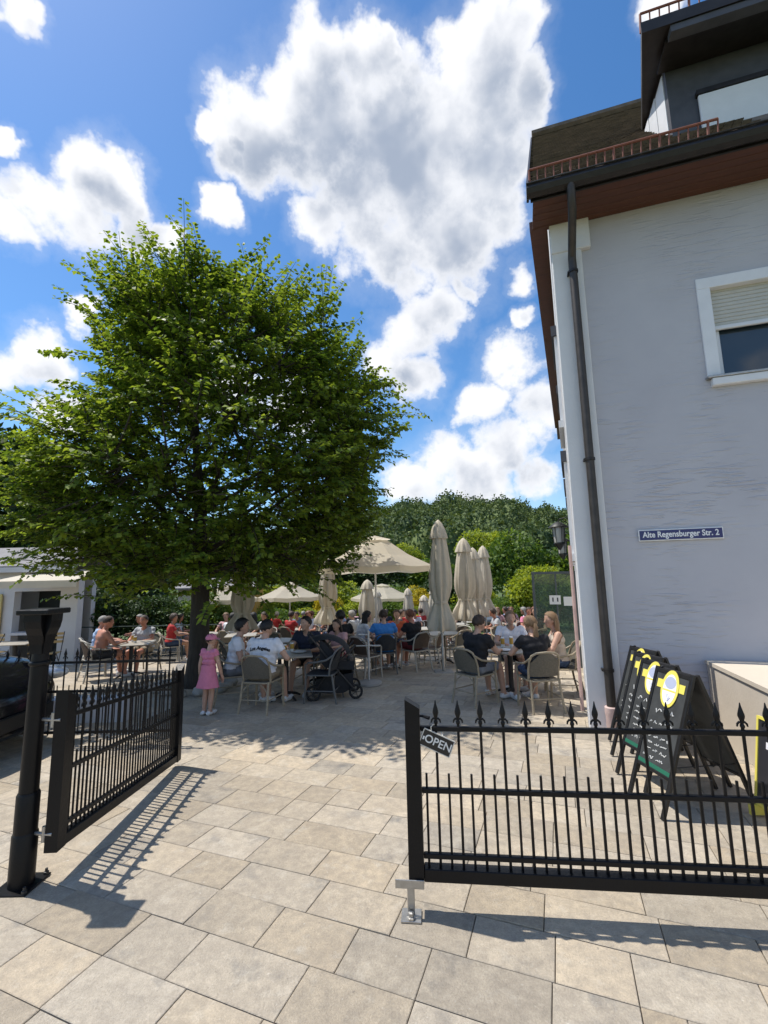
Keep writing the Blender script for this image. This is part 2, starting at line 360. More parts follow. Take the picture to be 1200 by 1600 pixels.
# ------------------------------------------------------------------ far hill with its wood
def hill_z(x, y):
    # a rounded ridge about 300 m off
    u = (x-50)/112.0; v = (y-330)/120.0
    h = 45*math.exp(-(u*u)) * math.exp(-(v*v)*1.1) + 10*math.exp(-((x+150)/130)**2)*math.exp(-((y-320)/140)**2) + 8*math.exp(-((x-330)/160)**2)*math.exp(-((y-340)/140)**2)
    return h + 1.5*math.sin(x*.05+y*.03) - 2.5
mb = MB(); nx, ny = 60, 30; vs = []; fs = []
for j in range(ny+1):
    for i in range(nx+1):
        x = -420+i*14; y = 130+j*18; vs.append((x, y, hill_z(x, y)-2))
for j in range(ny):
    for i in range(nx): a = j*(nx+1)+i; fs.append((a, a+1, a+nx+2, a+nx+1))
M['forest_floor'] = mat('forest_floor', (0.04, 0.07, 0.022), 1.0, var=.4, vscale=.05)
tag(mb.add(vs, fs).build('hill', M['forest_floor'], smooth=True), kind='structure')
def foliage_mat(name, c, c2, scale=6.0, trans=.25, rough=.6, fine=0.0, attr=False):
    m = bpy.data.materials.new(name); m.use_nodes = True; nt = m.node_tree; N = nt.nodes.new; L = nt.links.new
    b = nt.nodes['Principled BSDF']; geo = N('ShaderNodeNewGeometry'); n = N('ShaderNodeTexNoise'); n.inputs['Scale'].default_value = scale; n.inputs['Detail'].default_value = 3
    L(geo.outputs['Position'], n.inputs['Vector'])
    ad = N('ShaderNodeMath'); ad.operation = 'ADD'; L(n.outputs['Fac'], ad.inputs[0])
    rs = N('ShaderNodeMapRange'); L(geo.outputs['Random Per Island'], rs.inputs['Value']); rs.inputs['To Min'].default_value = -.28; rs.inputs['To Max'].default_value = .28; L(rs.outputs[0], ad.inputs[1])
    r = N('ShaderNodeMapRange'); L(ad.outputs[0], r.inputs['Value']); r.inputs['From Min'].default_value = .25; r.inputs['From Max'].default_value = .75
    mx = N('ShaderNodeMix'); mx.data_type = 'RGBA'; L(r.outputs[0], mx.inputs['Factor']); mx.inputs['A'].default_value = (*c, 1); mx.inputs['B'].default_value = (*c2, 1)
    L(mx.outputs['Result'], b.inputs['Base Color']); b.inputs['Roughness'].default_value = rough; b.inputs['Specular IOR Level'].default_value = .35
    if trans > 0:
        t = N('ShaderNodeBsdfTranslucent'); br = N('ShaderNodeMix'); br.data_type = 'RGBA'; br.blend_type = 'MULTIPLY'; br.inputs['Factor'].default_value = 1; L(mx.outputs['Result'], br.inputs['A']); br.inputs['B'].default_value = (1.35, 1.25, .6, 1)
        L(br.outputs['Result'], t.inputs['Color']); ms = N('ShaderNodeMixShader'); ms.inputs[0].default_value = trans; L(b.outputs[0], ms.inputs[1]); L(t.outputs[0], ms.inputs[2]); L(ms.outputs[0], nt.nodes['Material Output'].inputs['Surface'])
    return m
M['forest'] = foliage_mat('forest_leaves', (0.034, 0.068, 0.024), (0.15, 0.20, 0.06), .085, .15, .75)
rf = np.random.RandomState(3)
def leaf_quads(C, D, U, ln, wd, droop=0.0):
    "C centres, D leaf direction, U leaf-plane normal hint -> folded pointed quads"
    D = D/np.linalg.norm(D, axis=1, keepdims=True); S = np.cross(D, U); S /= np.linalg.norm(S, axis=1, keepdims=True)+1e-9; Nn = np.cross(S, D)
    ln = np.asarray(ln).reshape(-1, 1); wd = np.asarray(wd).reshape(-1, 1)
    b = C; tip = C + D*ln; mid = C + D*ln*.42 + Nn*wd*.18; l = mid - S*wd*.5; r = mid + S*wd*.5
    V = np.stack([b, r, tip, l], 1).reshape(-1, 3); F = np.arange(len(C)*4).reshape(-1, 4); return V, F
# the wood: clumped crowns of many ragged leaf masses, one mass
CV = []; CF = []; nb = 0
pts = []
for _ in range(9000):
    x = rf.uniform(-330, 330); y = rf.uniform(165, 360)
    a = math.atan2(x, y)
    if not (-0.75 < a < 0.62): continue
    if y > 345 or hill_z(x, y) < -1: continue
    z = hill_z(x, y)
    if not in_view((x, y, z+8), 30): continue
    r = rf.uniform(3.2, 7.2)
    if any((x-p[0])**2+(y-p[1])**2 < (.62*(r+p[3]))**2 for p in pts[-700:]): continue
    pts.append((x, y, z, r))
for (x, y, z, r) in pts:
    hgt = r*rf.uniform(.95, 1.5); n = 400
    d = rf.normal(size=(n, 3)); d /= np.linalg.norm(d, axis=1, keepdims=True); d[:, 2] = np.abs(d[:, 2])*1.0 - .25*(rf.rand(n) < .3)
    lump = 1 + .22*np.sin(d[:, 0]*5+x)*np.sin(d[:, 1]*5+y) + .12*rf.normal(size=n)
    C = np.array([x, y, z+hgt*.75]) + d*np.array([r, r, hgt])*lump[:, None]
    D = d + rf.normal(size=(n, 3))*.7; U = d + rf.normal(size=(n, 3))*.5
    s = r*rf.uniform(.13, .27, n); V, F = leaf_quads(C-D/np.linalg.norm(D, axis=1, keepdims=True)*s[:, None]*.5, D, np.cross(D, np.cross(U, D))+rf.normal(size=(n, 3))*.3, s, s*.95)
    # inner dark core so that the crown is closed
    CV.append(V); CF.append(F+nb); nb += len(V)
    t = np.linspace(0, 2*math.pi, 7)[:-1]; ring = lambda q, zz: np.stack([x+r*q*np.cos(t), y+r*q*np.sin(t), np.full(6, zz)], 1)
    Vc = np.concatenate([ring(.75, z-1), ring(.9, z+hgt*.7), ring(.6, z+hgt*1.35), ring(.1, z+hgt*1.6)])
    Fc = np.array([(i*6+k, i*6+(k+1) % 6, (i+1)*6+(k+1) % 6, (i+1)*6+k) for i in range(3) for k in range(6)])
    CV.append(Vc); CF.append(Fc+nb); nb += len(Vc)
wood = obj('hillside_wood', mesh_np('hillside_wood', np.concatenate(CV), np.concatenate(CF), M['forest']))
tag(wood, 'dense dark green wood covering the rounded hill behind the terrace', 'wood', kind='stuff')
print('wood crowns', len(pts))

# ------------------------------------------------------------------ the house on the right
HO = Vector((2.9, 5.9, 0)); HA = R_(-17.3); HE = Vector((math.cos(HA), math.sin(HA), 0)); HN = Vector((math.sin(HA), -math.cos(HA), 0))
WD = Vector((math.sin(R_(22.6)), math.cos(R_(22.6)), 0)); WNL = Vector((-WD.y, WD.x, 0))
HM = Matrix(((HE.x, -HN.x, 0, HO.x), (HE.y, -HN.y, 0, HO.y), (0, 0, 1, 0), (0, 0, 0, 1)))     # local x along the front, y into the house
def HW(a, o, z): return HO + HE*a + HN*o + Vector((0, 0, z))
def wall_mat(name, c, c2, streak=True, k=1.0):
    m = bpy.data.materials.new(name); m.use_nodes = True; nt = m.node_tree; N = nt.nodes.new; L = nt.links.new; b = nt.nodes['Principled BSDF']
    tc = N('ShaderNodeTexCoord')
    def noise(s, d, r, st=(1, 1, 1)):
        mp = N('ShaderNodeMapping'); mp.inputs['Scale'].default_value = st; L(tc.outputs['Object'], mp.inputs['Vector'])
        n = N('ShaderNodeTexNoise'); n.inputs['Scale'].default_value = s; n.inputs['Detail'].default_value = d; n.inputs['Roughness'].default_value = r; L(mp.outputs[0], n.inputs['Vector']); return n.outputs['Fac']
    mx = N('ShaderNodeMix'); mx.data_type = 'RGBA'; r = N('ShaderNodeMapRange'); L(noise(1.1, 6, .6), r.inputs['Value']); r.inputs['From Min'].default_value = .3; r.inputs['From Max'].default_value = .7
    L(r.outputs[0], mx.inputs['Factor']); mx.inputs['A'].default_value = (*c, 1); mx.inputs['B'].default_value = (*c2, 1)
    L(mx.outputs['Result'], b.inputs['Base Color']); b.inputs['Roughness'].default_value = .85; b.inputs['Specular IOR Level'].default_value = .25
    h = noise(7, 8, .6)
    if streak:      # long flat trowel strokes in the render
        w = noise(2.2, 3, .55, (1.1, 1.1, 9)); rp = N('ShaderNodeMapRange'); L(w, rp.inputs['Value']); rp.inputs['From Min'].default_value = .51; rp.inputs['From Max'].default_value = .62
        ms = noise(.9, 2, .5); rm = N('ShaderNodeMapRange'); L(ms, rm.inputs['Value']); rm.inputs['From Min'].default_value = .42; rm.inputs['From Max'].default_value = .62
        mu = N('ShaderNodeMath'); mu.operation = 'MULTIPLY'; L(rp.outputs[0], mu.inputs[0]); L(rm.outputs[0], mu.inputs[1])
        sx = N('ShaderNodeSeparateXYZ'); L(tc.outputs['Object'], sx.inputs[0]); hz_ = N('ShaderNodeMapRange'); L(sx.outputs['Z'], hz_.inputs['Value']); hz_.inputs['From Min'].default_value = .3; hz_.inputs['From Max'].default_value = 5.0; hz_.inputs['To Min'].default_value = 1.7; hz_.inputs['To Max'].default_value = .7
        m2 = N('ShaderNodeMath'); m2.operation = 'MULTIPLY'; L(mu.outputs[0], m2.inputs[0]); L(hz_.outputs[0], m2.inputs[1]); mu = m2
        ad = N('ShaderNodeMath'); ad.operation = 'MULTIPLY_ADD'; L(h, ad.inputs[0]); ad.inputs[1].default_value = .35; L(mu.outputs[0], ad.inputs[2]); h = ad.outputs[0]
    bp = N('ShaderNodeBump'); bp.inputs['Strength'].default_value = .7*k; bp.inputs['Distance'].default_value = .014; L(h, bp.inputs['Height']); L(bp.outputs[0], b.inputs['Normal'])
    return m
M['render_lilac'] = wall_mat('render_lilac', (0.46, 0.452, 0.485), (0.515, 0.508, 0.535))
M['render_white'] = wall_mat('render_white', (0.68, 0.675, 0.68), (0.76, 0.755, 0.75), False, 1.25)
M['soffit_wood'] = mat('soffit_wood', (0.075, 0.026, 0.014), 0.55, c2=(0.12, 0.042, 0.022), vscale=3, stretch=(1, 8, 8), bump=.2, bscale=12)
M['gutter'] = mat('gutter_metal', (0.03, 0.026, 0.024), 0.45, 0.4, var=.3, vscale=6)
M['pipe'] = mat('downpipe_metal', (0.055, 0.048, 0.044), 0.5, 0.4, var=.25, vscale=7)
M['slate'] = mat('slate_cladding', (0.07, 0.072, 0.085), 0.6, var=.2, vscale=5)
M['tile'] = mat('roof_tile', (0.10, 0.078, 0.06), 0.8, c2=(0.21, 0.16, 0.12), vscale=4, bump=.4, bscale=40)
M['white_trim'] = mat('white_trim', (0.74, 0.745, 0.76), 0.55, var=.05, vscale=4, bump=.1, bscale=20)
M['pvc'] = mat('white_plastic', (0.70, 0.71, 0.73), 0.35)
M['shutter'] = mat('shutter_plastic', (0.50, 0.49, 0.44), 0.5, var=.06, vscale=6)
M['win_glass'] = glass_mat('window_glass', (0.03, 0.045, 0.06), 0.04)
M['room_dark'] = mat('room_dark', (0.05, 0.06, 0.075), 0.9)
M['guard'] = mat('snow_guard_paint', (0.24, 0.085, 0.055), 0.5, 0.2, var=.2, vscale=10)
M['clay'] = mat('clay_pipe', (0.55, 0.41, 0.38), 0.8, var=.12, vscale=9)
M['enamel_blue'] = mat('enamel_blue', (0.008, 0.013, 0.12), 0.18)
M['enamel_white'] = mat('enamel_white', (0.8, 0.8, 0.8), 0.2)

house = empty('house', HW(-.38, 0, 0), 0, 'tall white rendered house with lilac front wall and brown eaves at the right edge', 'house')
house.matrix_world = HM.copy()
EAVE_Z, OV, LEFT = 6.98, .62, -.66
# front wall with the window opening cut out (local x along, y into the house)
def hole_wall(mb, x0, x1, z0, z1, holes, y0, y1):
    xs = sorted({x0, x1, *[h[0] for h in holes], *[h[1] for h in holes]}); zs = sorted({z0, z1, *[h[2] for h in holes], *[h[3] for h in holes]})
    for a, b in zip(xs[:-1], xs[1:]):
        for c, d in zip(zs[:-1], zs[1:]):
            if any(h[0] <= a and b <= h[1] and h[2] <= c and d <= h[3] for h in holes): continue
            mb.box(a, b, y0, y1, c, d)
WIN = (1.52, 2.95, 4.30, 5.52)
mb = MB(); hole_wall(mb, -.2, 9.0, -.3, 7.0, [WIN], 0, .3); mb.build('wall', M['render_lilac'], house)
# left side wall: runs back from the corner
mb = MB(); c0 = HM.inverted() @ HW(-.38, 0, 0); wd = HM.inverted().to_3x3() @ WD; wn = HM.inverted().to_3x3() @ WNL
def side(s, o, z): return c0 + wd*s + wn*o + Vector((0, 0, z))
SL = 9.6
ps = [side(0, 0, 0), side(SL, 0, 0), side(SL, -.3, 0), side(.3, -.3, 0)]
mb.prism([(p.x, p.y) for p in ps], -.3, 7.0)
mb.add([side(0, 0, 7.0), side(SL, 0, 7.0), side(SL*.5, 0, 12.6), side(0, -.3, 7.0), side(SL, -.3, 7.0), side(SL*.5, -.3, 12.6)], [(0, 1, 2), (3, 5, 4), (0, 2, 5, 3), (1, 4, 5, 2)])
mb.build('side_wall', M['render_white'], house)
# corner pilaster with a head block
mb = MB(); mb.box(-.375, .03, -.055, .02, -.3, 6.62, bev=.012); mb.build('pilaster', M['render_white'], house)
mb = MB(); mb.box(-.378, .155, -.075, .02, 6.45, 6.92, bev=.012); mb.build('pilaster_head', M['render_white'], house)
# roof
RD = 5.15; RIDGE = 13.6
roof_sl = math.atan2(RIDGE-EAVE_Z, RD+OV)
e_l = HM.inverted() @ HW(LEFT, OV, EAVE_Z); 
def roofp(a, t, lift=0.0):
    "a along the eave, t from eave 0 to ridge 1; the left verge follows the side wall"
    p = Vector((a, -OV, EAVE_Z)) + Vector((wd.x/wd.y*(RD+OV)*t, (RD+OV)*t, (RIDGE-EAVE_Z)*t)); return p + Vector((0, -math.sin(roof_sl), math.cos(roof_sl)))*lift
mb = MB()
A0, A1 = LEFT, 9.5
back = Vector((wd.x/wd.y*(RD+OV), RD+OV, 0))
v = [roofp(A0, 0, 0), roofp(A1, 0, 0), roofp(A1, 1, 0), roofp(A0, 1, 0), roofp(A0, 0, .12), roofp(A1, 0, .12), roofp(A1, 1, .12), roofp(A0, 1, .12)]
mb.add(v, [(0, 3, 2, 1), (4, 5, 6, 7), (0, 1, 5, 4), (0, 4, 7, 3)])
q = [roofp(A0, 1, .1), roofp(A1, 1, .1), roofp(A1, 0, 0)+2*back+Vector((0, 0, 0)), roofp(A0, 0, 0)+2*back]
mb.add(q+[p+Vector((0, 0, -.2)) for p in q], [(0, 1, 2, 3), (7, 6, 5, 4), (0, 3, 7, 4), (3, 2, 6, 7)])
roof = mb.build('roof', M['tile'], house)
# flat clay tiles in courses on the part of the slope that shows
mb = MB(); TN = 56; rt = random.Random(5)
for j in range(TN):
    t0 = j/TN; t1 = min(1, t0+1.0/TN*1.35)
    for i in range(26):
        a = A0 + (i + (.5 if j % 2 else 0))*.105 - .0; w = .1
        if a + w > 2.1: continue
        h = .128+rt.uniform(0, .012); p0 = roofp(a, t0, h+.02); p1 = roofp(a+w, t0, h+.02+rt.uniform(-.003, .003)); p2 = roofp(a+w, t1, h-.004); p3 = roofp(a, t1, h-.004)
        dn = Vector((0, math.sin(roof_sl), -math.cos(roof_sl)))*.022
        mb.add([p0, p1, p2, p3, p0+dn, p1+dn], [(0, 1, 2, 3), (0, 4, 5, 1)])
tag(mb.build('roof_tiles', M['tile'], roof), kind='stuff')
mb = MB(); pr = [roofp(A0, 1, .2), roofp(A1, 1, .2)]; mb.tube(pr, .12, 8); mb.build('ridge_cap', M['tile'], roof, smooth=True)
mb = MB(); mb.add([roofp(A0-.03, 0, -.06), roofp(A0-.03, 1, -.06), roofp(A0-.03, 1, .17), roofp(A0-.03, 0, .17), roofp(A0, 0, -.06), roofp(A0, 1, -.06), roofp(A0, 1, .17), roofp(A0, 0, .17)], [(0, 1, 2, 3), (7, 6, 5, 4), (0, 3, 7, 4), (0, 4, 5, 1), (3, 2, 6, 7)])
mb.build('verge_board', M['gutter'], roof)
# soffit boards under the eave and under the verge
for i in range(5):
    y0 = -OV+.02+i*.124; y1 = y0+.118
    if y1 > -.02 and i < 4: pass
    mb = MB(); mb.box(LEFT+.05, 9.3, y0, min(y1, -.002), 6.905, 6.93, bev=.006); mb.build('soffit_board', M['soffit_wood'], house)
mb = MB(); 
vs = [side(-.1, .02, 6.9), side(SL+.3, .02, 6.9), side(SL+.3, .26, 6.9), side(-.1, .26, 6.9)]
top = [p+Vector((0, 0, .14)) for p in vs]; mb.add(vs+top, [(0, 1, 2, 3), (7, 6, 5, 4), (0, 3, 7, 4), (1, 0, 4, 5), (2, 1, 5, 6), (3, 2, 6, 7)])
mb.build('side_cornice', M['soffit_wood'], house)
MB().box(LEFT+.02, 9.35, -OV-.008, -OV+.018, 6.90, 7.12).build('fascia_board', M['gutter'], house)
# gutter: a trough with a rolled lip
mb = MB(); prof = [(-OV-.02, 7.05), (-OV-.14, 7.05), (-OV-.16, 6.99), (-OV-.13, 6.93), (-OV-.06, 6.905), (-OV-.01, 6.93)]
for x0, x1 in ((LEFT-.03, 9.4),):
    n = len(prof); vs = [(x0, y, z) for y, z in prof]+[(x1, y, z) for y, z in prof]; mb.add(vs, [tuple(range(n)), tuple(range(n, 2*n))[::-1]]+[(i, n+i, n+(i+1) % n, (i+1) % n) for i in range(n)])
mb.tube([(LEFT-.03, -OV-.15, 7.06), (9.4, -OV-.15, 7.06)], .012, 6)
mb.build('gutter', M['gutter'], house)
# downpipe with its swan neck, collars and clay foot
mb = MB(); px, py = -.115, -.135
mb.tube([(px-.02, -OV-.08, 6.95), (px-.02, -OV-.08, 6.80), (px-.01, -OV+.02, 6.66), (px, py-.12, 6.42), (px, py, 6.28), (px, py, 6.1), (px, py, .2)], .054, 14)
pipe = mb.build('downpipe', M['pipe'], house, smooth=True)
for z in (6.05, 3.32, .62):
    mb = MB(); mb.tube([(px, py, z), (px, py, z+.035)], .066, 14); mb.box(px-.075, px-.05, py-.012, py+.14, z+.004, z+.03); mb.build('collar', M['gutter'], pipe, smooth=True)
mb = MB(); mb.lathe([(.075, -.2), (.075, .10), (.082, .12), (.082, .2), (.07, .21)], 16, M=Matrix.Translation((px, py, 0))); mb.build('pipe_foot', M['clay'], pipe, smooth=True)
# snow guard ladders
def guard(name, p0, p1, h, parent, n):
    mb = MB(); d = p1-p0; up = Vector((0, -.25, 1)).normalized()
    for k in (0.08, 1.0): mb.tube([p0+up*h*k, p1+up*h*k], .017, 6)
    for i in range(n+1):
        b = p0+d*(i/n); mb.tube([b-up*.04, b+up*h], (.010 if i % 5 else .016), 5)
    return mb.build(name, M['guard'], parent)
guard('snow_guard', Vector((LEFT+.03, -OV+.1, 7.13)), Vector((1.62, -OV+.1, 7.13)), .30, roof, 21)
# window with surround, roller shutter, sill
win = MB().box(WIN[0]+.02, WIN[1]-.02, .145, .155, WIN[2]+.02, WIN[3]-.02).build('window', M['win_glass'], house)
fw = .15
for nme, b in (('window_surround', (WIN[0]-fw, WIN[0]+.002, WIN[2]-.0, WIN[3])), ('window_surround', (WIN[1]-.002, WIN[1]+fw, WIN[2], WIN[3])), ('window_surround', (WIN[0]-fw, WIN[1]+fw, WIN[3]-.001, WIN[3]+.15))):
    MB().box(b[0], b[1], -.028, .16, b[2], b[3], bev=.006).build(nme, M['white_trim'], win)
MB().box(WIN[0]-fw+.03, WIN[1]+fw-.03, -.075, .05, WIN[2]-.135, WIN[2]-.03, bev=.01).build('window_sill', M['white_trim'], win)
MB().box(WIN[0]-fw-.02, WIN[1]+fw+.02, -.09, .12, WIN[2]-.031, WIN[2]-.002, bev=.004).build('sill_sheet', M['steel'], win)
zs = 4.98
for i in range(10):
    z = zs+.03+i*.053; MB().box(WIN[0]+.005, WIN[1]-.005, .066, .088, z, z+.0515, bev=.0075).build('shutter_slat', M['shutter'], win)
MB().box(WIN[0]+.004, WIN[1]-.004, .055, .095, zs-.02, zs+.035, bev=.008).build('shutter_rail', M['pvc'], win)
for x in (WIN[0]+.0, (WIN[0]+WIN[1])/2-.05, WIN[1]-.09):
    w = .11 if x != WIN[0] and x < WIN[1]-.1 else .09
    MB().box(x+.001, x+w-.001, .105, .16, WIN[2]+.06, WIN[3]-.001, bev=.008).build('sash_bar', M['pvc'], win)
MB().box(WIN[0]+.001, WIN[1]-.001, .107, .162, WIN[2]+.001, WIN[2]+.06, bev=.008).build('sash_bar', M['pvc'], win)
MB().box(WIN[0]+.1, WIN[1]-.1, .20, .21, WIN[2]+.36, WIN[3], 0).build('inner_blind', M['white_trim'], win)
MB().box(WIN[0]-.02, WIN[1]+.02, .29, .31, WIN[2]-.02, WIN[3]+.02, 0).build('room', M['room_dark'], win)
# dormer
DX0, DZ0, DZ1 = 1.33, 7.05, 9.0
mb = MB(); mb.box(DX0, 8.5, -.02, .08, DZ0, DZ1); dorm = mb.build('dormer', M['slate'], house)
for i, (y0, y1) in enumerate(((.085, .42), (.45, .78), (.81, 1.14), (1.17, 1.5), (1.53, 1.9))):
    MB().box(DX0-.012, DX0+.05, y0, y1, DZ0+.35+y0*1.0, DZ1+y0*.12, bev=.004).build('cheek_board', M['white_trim'], dorm)
MB().box(DX0+.02, DX0+.08, .07, 3.4, DZ0+.1, DZ1+.2).build('cheek', M['slate'], dorm)
mb = MB(); z0 = DZ1-.02; dr = [(-.62, z0), (3.2, z0+.62)]
xa, xb = DX0-.42, 9.2
vs = [(xa, -.62, z0), (xb, -.62, z0), (xb+1, 3.2, z0+.62), (xa+.9, 3.2, z0+.62)]; mb.add(vs+[(x, y, z+.17) for x, y, z in vs], [(0, 3, 2, 1), (4, 5, 6, 7), (0, 1, 5, 4), (0, 4, 7, 3)])
droof = mb.build('dormer_roof', M['gutter'], dorm)
MB().box(xa+.32, xb, -.45, -.03, z0-.06, z0-.012).build('dormer_soffit', M['gutter'], droof)
MB().box(xa+.34, xb, -.60, -.47, z0-.10, z0-.003).build('dormer_fascia', M['slate'], droof)
guard('dormer_snow_guard', Vector((xa+.03, -.5, z0+.2)), Vector((8.8, -.5, z0+.2)), .2, droof, 68)
dw = MB().box(DX0+.34, 5.2, -.075, -.03, 7.3, 8.36, bev=.01).build('dormer_window', M['white_trim'], dorm)
MB().box(DX0+.32, 5.3, -.09, -.022, 8.362, 8.43).build('blind_box', M['gutter'], dw)
MB().box(DX0+.42, 5.25, -.16, -.03, 7.22, 7.29, bev=.01).build('dormer_sill', M['gutter'], dw)
# windows along the side wall, seen edge on: white surrounds with dark shutter boxes
for s, z in ((1.9, 5.1), (4.3, 5.0), (6.9, 5.0), (1.9, 2.9), (4.3, 2.9), (6.9, 2.9)):
    def qbox(nm, s0, s1, o0, o1, z0, z1, m, par):
        p = [side(s0, o0, 0), side(s1, o0, 0), side(s1, o1, 0), side(s0, o1, 0)]; mb = MB(); mb.prism([(v.x, v.y) for v in p], z0, z1); return mb.build(nm, m, par)
    w_ = qbox('side_window', s-.5, s+.5, -.02, .015, z-.65, z+.65, M['win_glass'], house)
    qbox('side_window_surround', s-.66, s-.5, -.02, .05, z-.75, z+.75, M['white_trim'], w_); qbox('side_window_surround', s+.5, s+.66, -.02, .05, z-.75, z+.75, M['white_trim'], w_)
    qbox('side_window_head', s-.7, s+.7, -.02, .09, z+.751, z+.93, M['slate'], w_); qbox('side_window_sill', s-.7, s+.7, -.02, .08, z-.87, z-.751, M['white_trim'], w_)

# street name plate
sx0, sx1, sz0, sz1 = .392, 1.322, 2.226, 2.371
plate = MB().box(sx0, sx1, -.032, -.012, sz0, sz1, bev=.004).build('street_sign', M['enamel_white'])
tag(plate, 'blue enamel street name plate with white lettering on the lilac wall', 'street sign'); plate.matrix_world = HM.copy()
MB().box(sx0+.012, sx1-.012, -.0345, -.03, sz0+.012, sz1-.012).build('plate_field', M['enamel_blue'], plate)
mb = MB()
def text_mesh(s, size, m, name, parent, Mx, bold=0.0, ext=.001, space=1.0, shear=0.0, align='CENTER'):
    cu = bpy.data.curves.new(name, 'FONT'); cu.body = s; cu.size = size; cu.align_x = align; cu.align_y = 'CENTER'; cu.extrude = ext; cu.offset = bold; cu.space_character = space; cu.shear = shear; cu.resolution_u = 3
    t = bpy.data.objects.new(name, cu); col.objects.link(t); dg = bpy.context.evaluated_depsgraph_get()
    me = bpy.data.meshes.new_from_object(t.evaluated_get(dg)); bpy.data.objects.remove(t); me.materials.clear(); me.materials.append(m)
    o = obj(name, me, parent); o.matrix_local = Mx; return o
TX = Matrix.Rotation(R_(90), 4, 'X')
text_mesh('Alte Regensburger Str. 2', .097, M['enamel_white'], 'lettering', plate, Matrix.Translation(((sx0+sx1)/2, -.0355, (sz0+sz1)/2+.004)) @ TX @ Matrix.Diagonal((.86, 1.05, 1, 1)), bold=.0022)
for x in (sx0+.03, sx1-.03):
    pass
# wall lanterns on the side wall
M['lantern'] = mat('lantern_iron', (0.03, 0.032, 0.03), .5, .5)
M['lantern_glass'] = mat('lantern_glass', (.45, .45, .42), .1)
def lantern(s, z, label):
    p = HM @ side(s, 0, z); e = empty('wall_lantern', p, math.atan2(WNL.y, WNL.x), label, 'lantern', 'lanterns on the side wall of the house')
    MB().box(-.0, .02, -.05, .05, -.12, .12, bev=.005).build('wall_plate', M['lantern'], e)
    mb = MB(); mb.tube([(0.01, 0, .08), (.1, 0, .12), (.2, 0, .1), (.23, 0, .04)], .012, 6); mb.tube([(0.01, 0, -.08), (.08, 0, .02), (.16, 0, .1)], .008, 6); mb.build('bracket', M['lantern'], e)
    T = Matrix.Translation((.23, 0, 0))
    MB().lathe([(.03, .05), (.06, .04), (.17, -.04), (.175, -.055), (.15, -.05)], 12, M=T).build('lamp_shade', M['lantern'], e, smooth=True)
    MB().lathe([(.10, -.052), (.105, -.1), (.085, -.33)], 10, M=T).build('lamp_glass', M['lantern_glass'], e, smooth=True)
    mb = MB()
    for k in range(6): a = k*math.pi/3; mb.tube([(.23+.11*math.cos(a), .11*math.sin(a), -.05), (.23+.09*math.cos(a), .09*math.sin(a), -.34)], .006, 4)
    mb.lathe([(.095, -.33), (.1, -.35), (.06, -.4), (.02, -.46)], 10, M=T); mb.build('lamp_cage', M['lantern'], e)
    return e
lantern(2.2, 2.72, 'nearer black iron wall lantern on the white side wall of the house')
lantern(4.6, 2.62, 'farther black iron wall lantern on the side wall, below the nearer one')

# ------------------------------------------------------------------ wrought iron gates, post, fence
def spear(mb, x, z0, z1, rake=lambda x: 0, y=0.0, r=.0085):
    "a picket with a spear head and a curled collar"
    d = rake(x); mb.tube([(x, y, z0+d), (x, y, z1-.12+d)], r, 6)
    T = Matrix.Translation((x, y, z1+d))
    mb.lathe([(.008, -.135), (.012, -.128), (.012, -.118), (.007, -.11), (.009, -.10), (.0175, -.072), (.0165, -.06), (.006, -.022), (.003, -.004), (.001, 0)], 8, M=T)
    for s in (-1, 1): mb.tube([(x, y, z1-.108+d), (x+s*.014, y, z1-.102+d), (x+s*.024, y, z1-.112+d), (x+s*.027, y, z1-.126+d)], [.007, .007, .006, .004], 5)
def gate(name, loc, rz, length, rake_dz, label, latch=True):
    e = empty(name, loc, rz, label, 'gate', 'leaves of the wrought iron gate')
    rk = lambda x: rake_dz*x/length
    def bar(nm, x0, x1, y0, y1, z0, z1, bev=.004):
        mb = MB(); mb.box(x0, x1, y0, y1, z0, z1, bev=bev); mb.v = [(x, y, z+rk(x)) for x, y, z in mb.v]; return mb.build(nm, M['black_paint'], e)
    for x0, hi in ((0.0, 0), (length-.085, 1)):   # stiles with slanted tops
        mb = MB(); a, b = (1.135, 1.085) if not hi else (1.085, 1.135)
        vs = [(x0, -.04, .17), (x0+.085, -.04, .17), (x0+.085, .04, .17), (x0, .04, .17), (x0, -.04, a), (x0+.085, -.04, b), (x0+.085, .04, b), (x0, .04, a)]
        mb.add([(x, y, z+rk(x0+.04)) for x, y, z in vs], [(0, 3, 2, 1), (4, 5, 6, 7), (0, 1, 5, 4), (1, 2, 6, 5), (2, 3, 7, 6), (3, 0, 4, 7)]); mb.build('stile', M['black_paint'], e)
    L0, L1 = .086, length-.086
    bar('bottom_beam', L0, L1, -.035, .035, .172, .238)
    for z in (.292, .632, .967): bar('rail', L0, L1, -.014, .014, z-.014, z+.014)
    n = 15 if latch else 19; st = (L1-L0)/n
    for i in range(n):
        x = L0+st*(i+.72); mb = MB(); spear(mb, x, .236, 1.125, rk); mb.build('picket', M['black_paint'], e, smooth=True)
        mb = MB(); xs = L0+st*(i+.22); d = rk(xs); mb.tube([(xs, 0, .236+d), (xs, 0, .722+d)], .0075, 6); mb.build('short_picket', M['black_paint'], e)
    if latch:
        mb = MB(); mb.tube([(.085, 0, 1.035), (.10, -.0, 1.035), (.14, -.02, 1.03)], [.007, .007, .011], 6); mb.build('latch_handle', M['black_paint'], e)
    return e
gr = gate('iron_gate', (0.10, 2.785, 0), math.atan2(-.205, 1.93), 2.09, 0.0, 'right black wrought iron gate leaf with spear pickets carrying the OPEN sign')
gl = gate('iron_gate', (-2.125, 3.06, 0.02), math.atan2(1.95, -.10), 1.96, -.20, 'left black wrought iron gate leaf swung open inwards beside the tall post', latch=False)
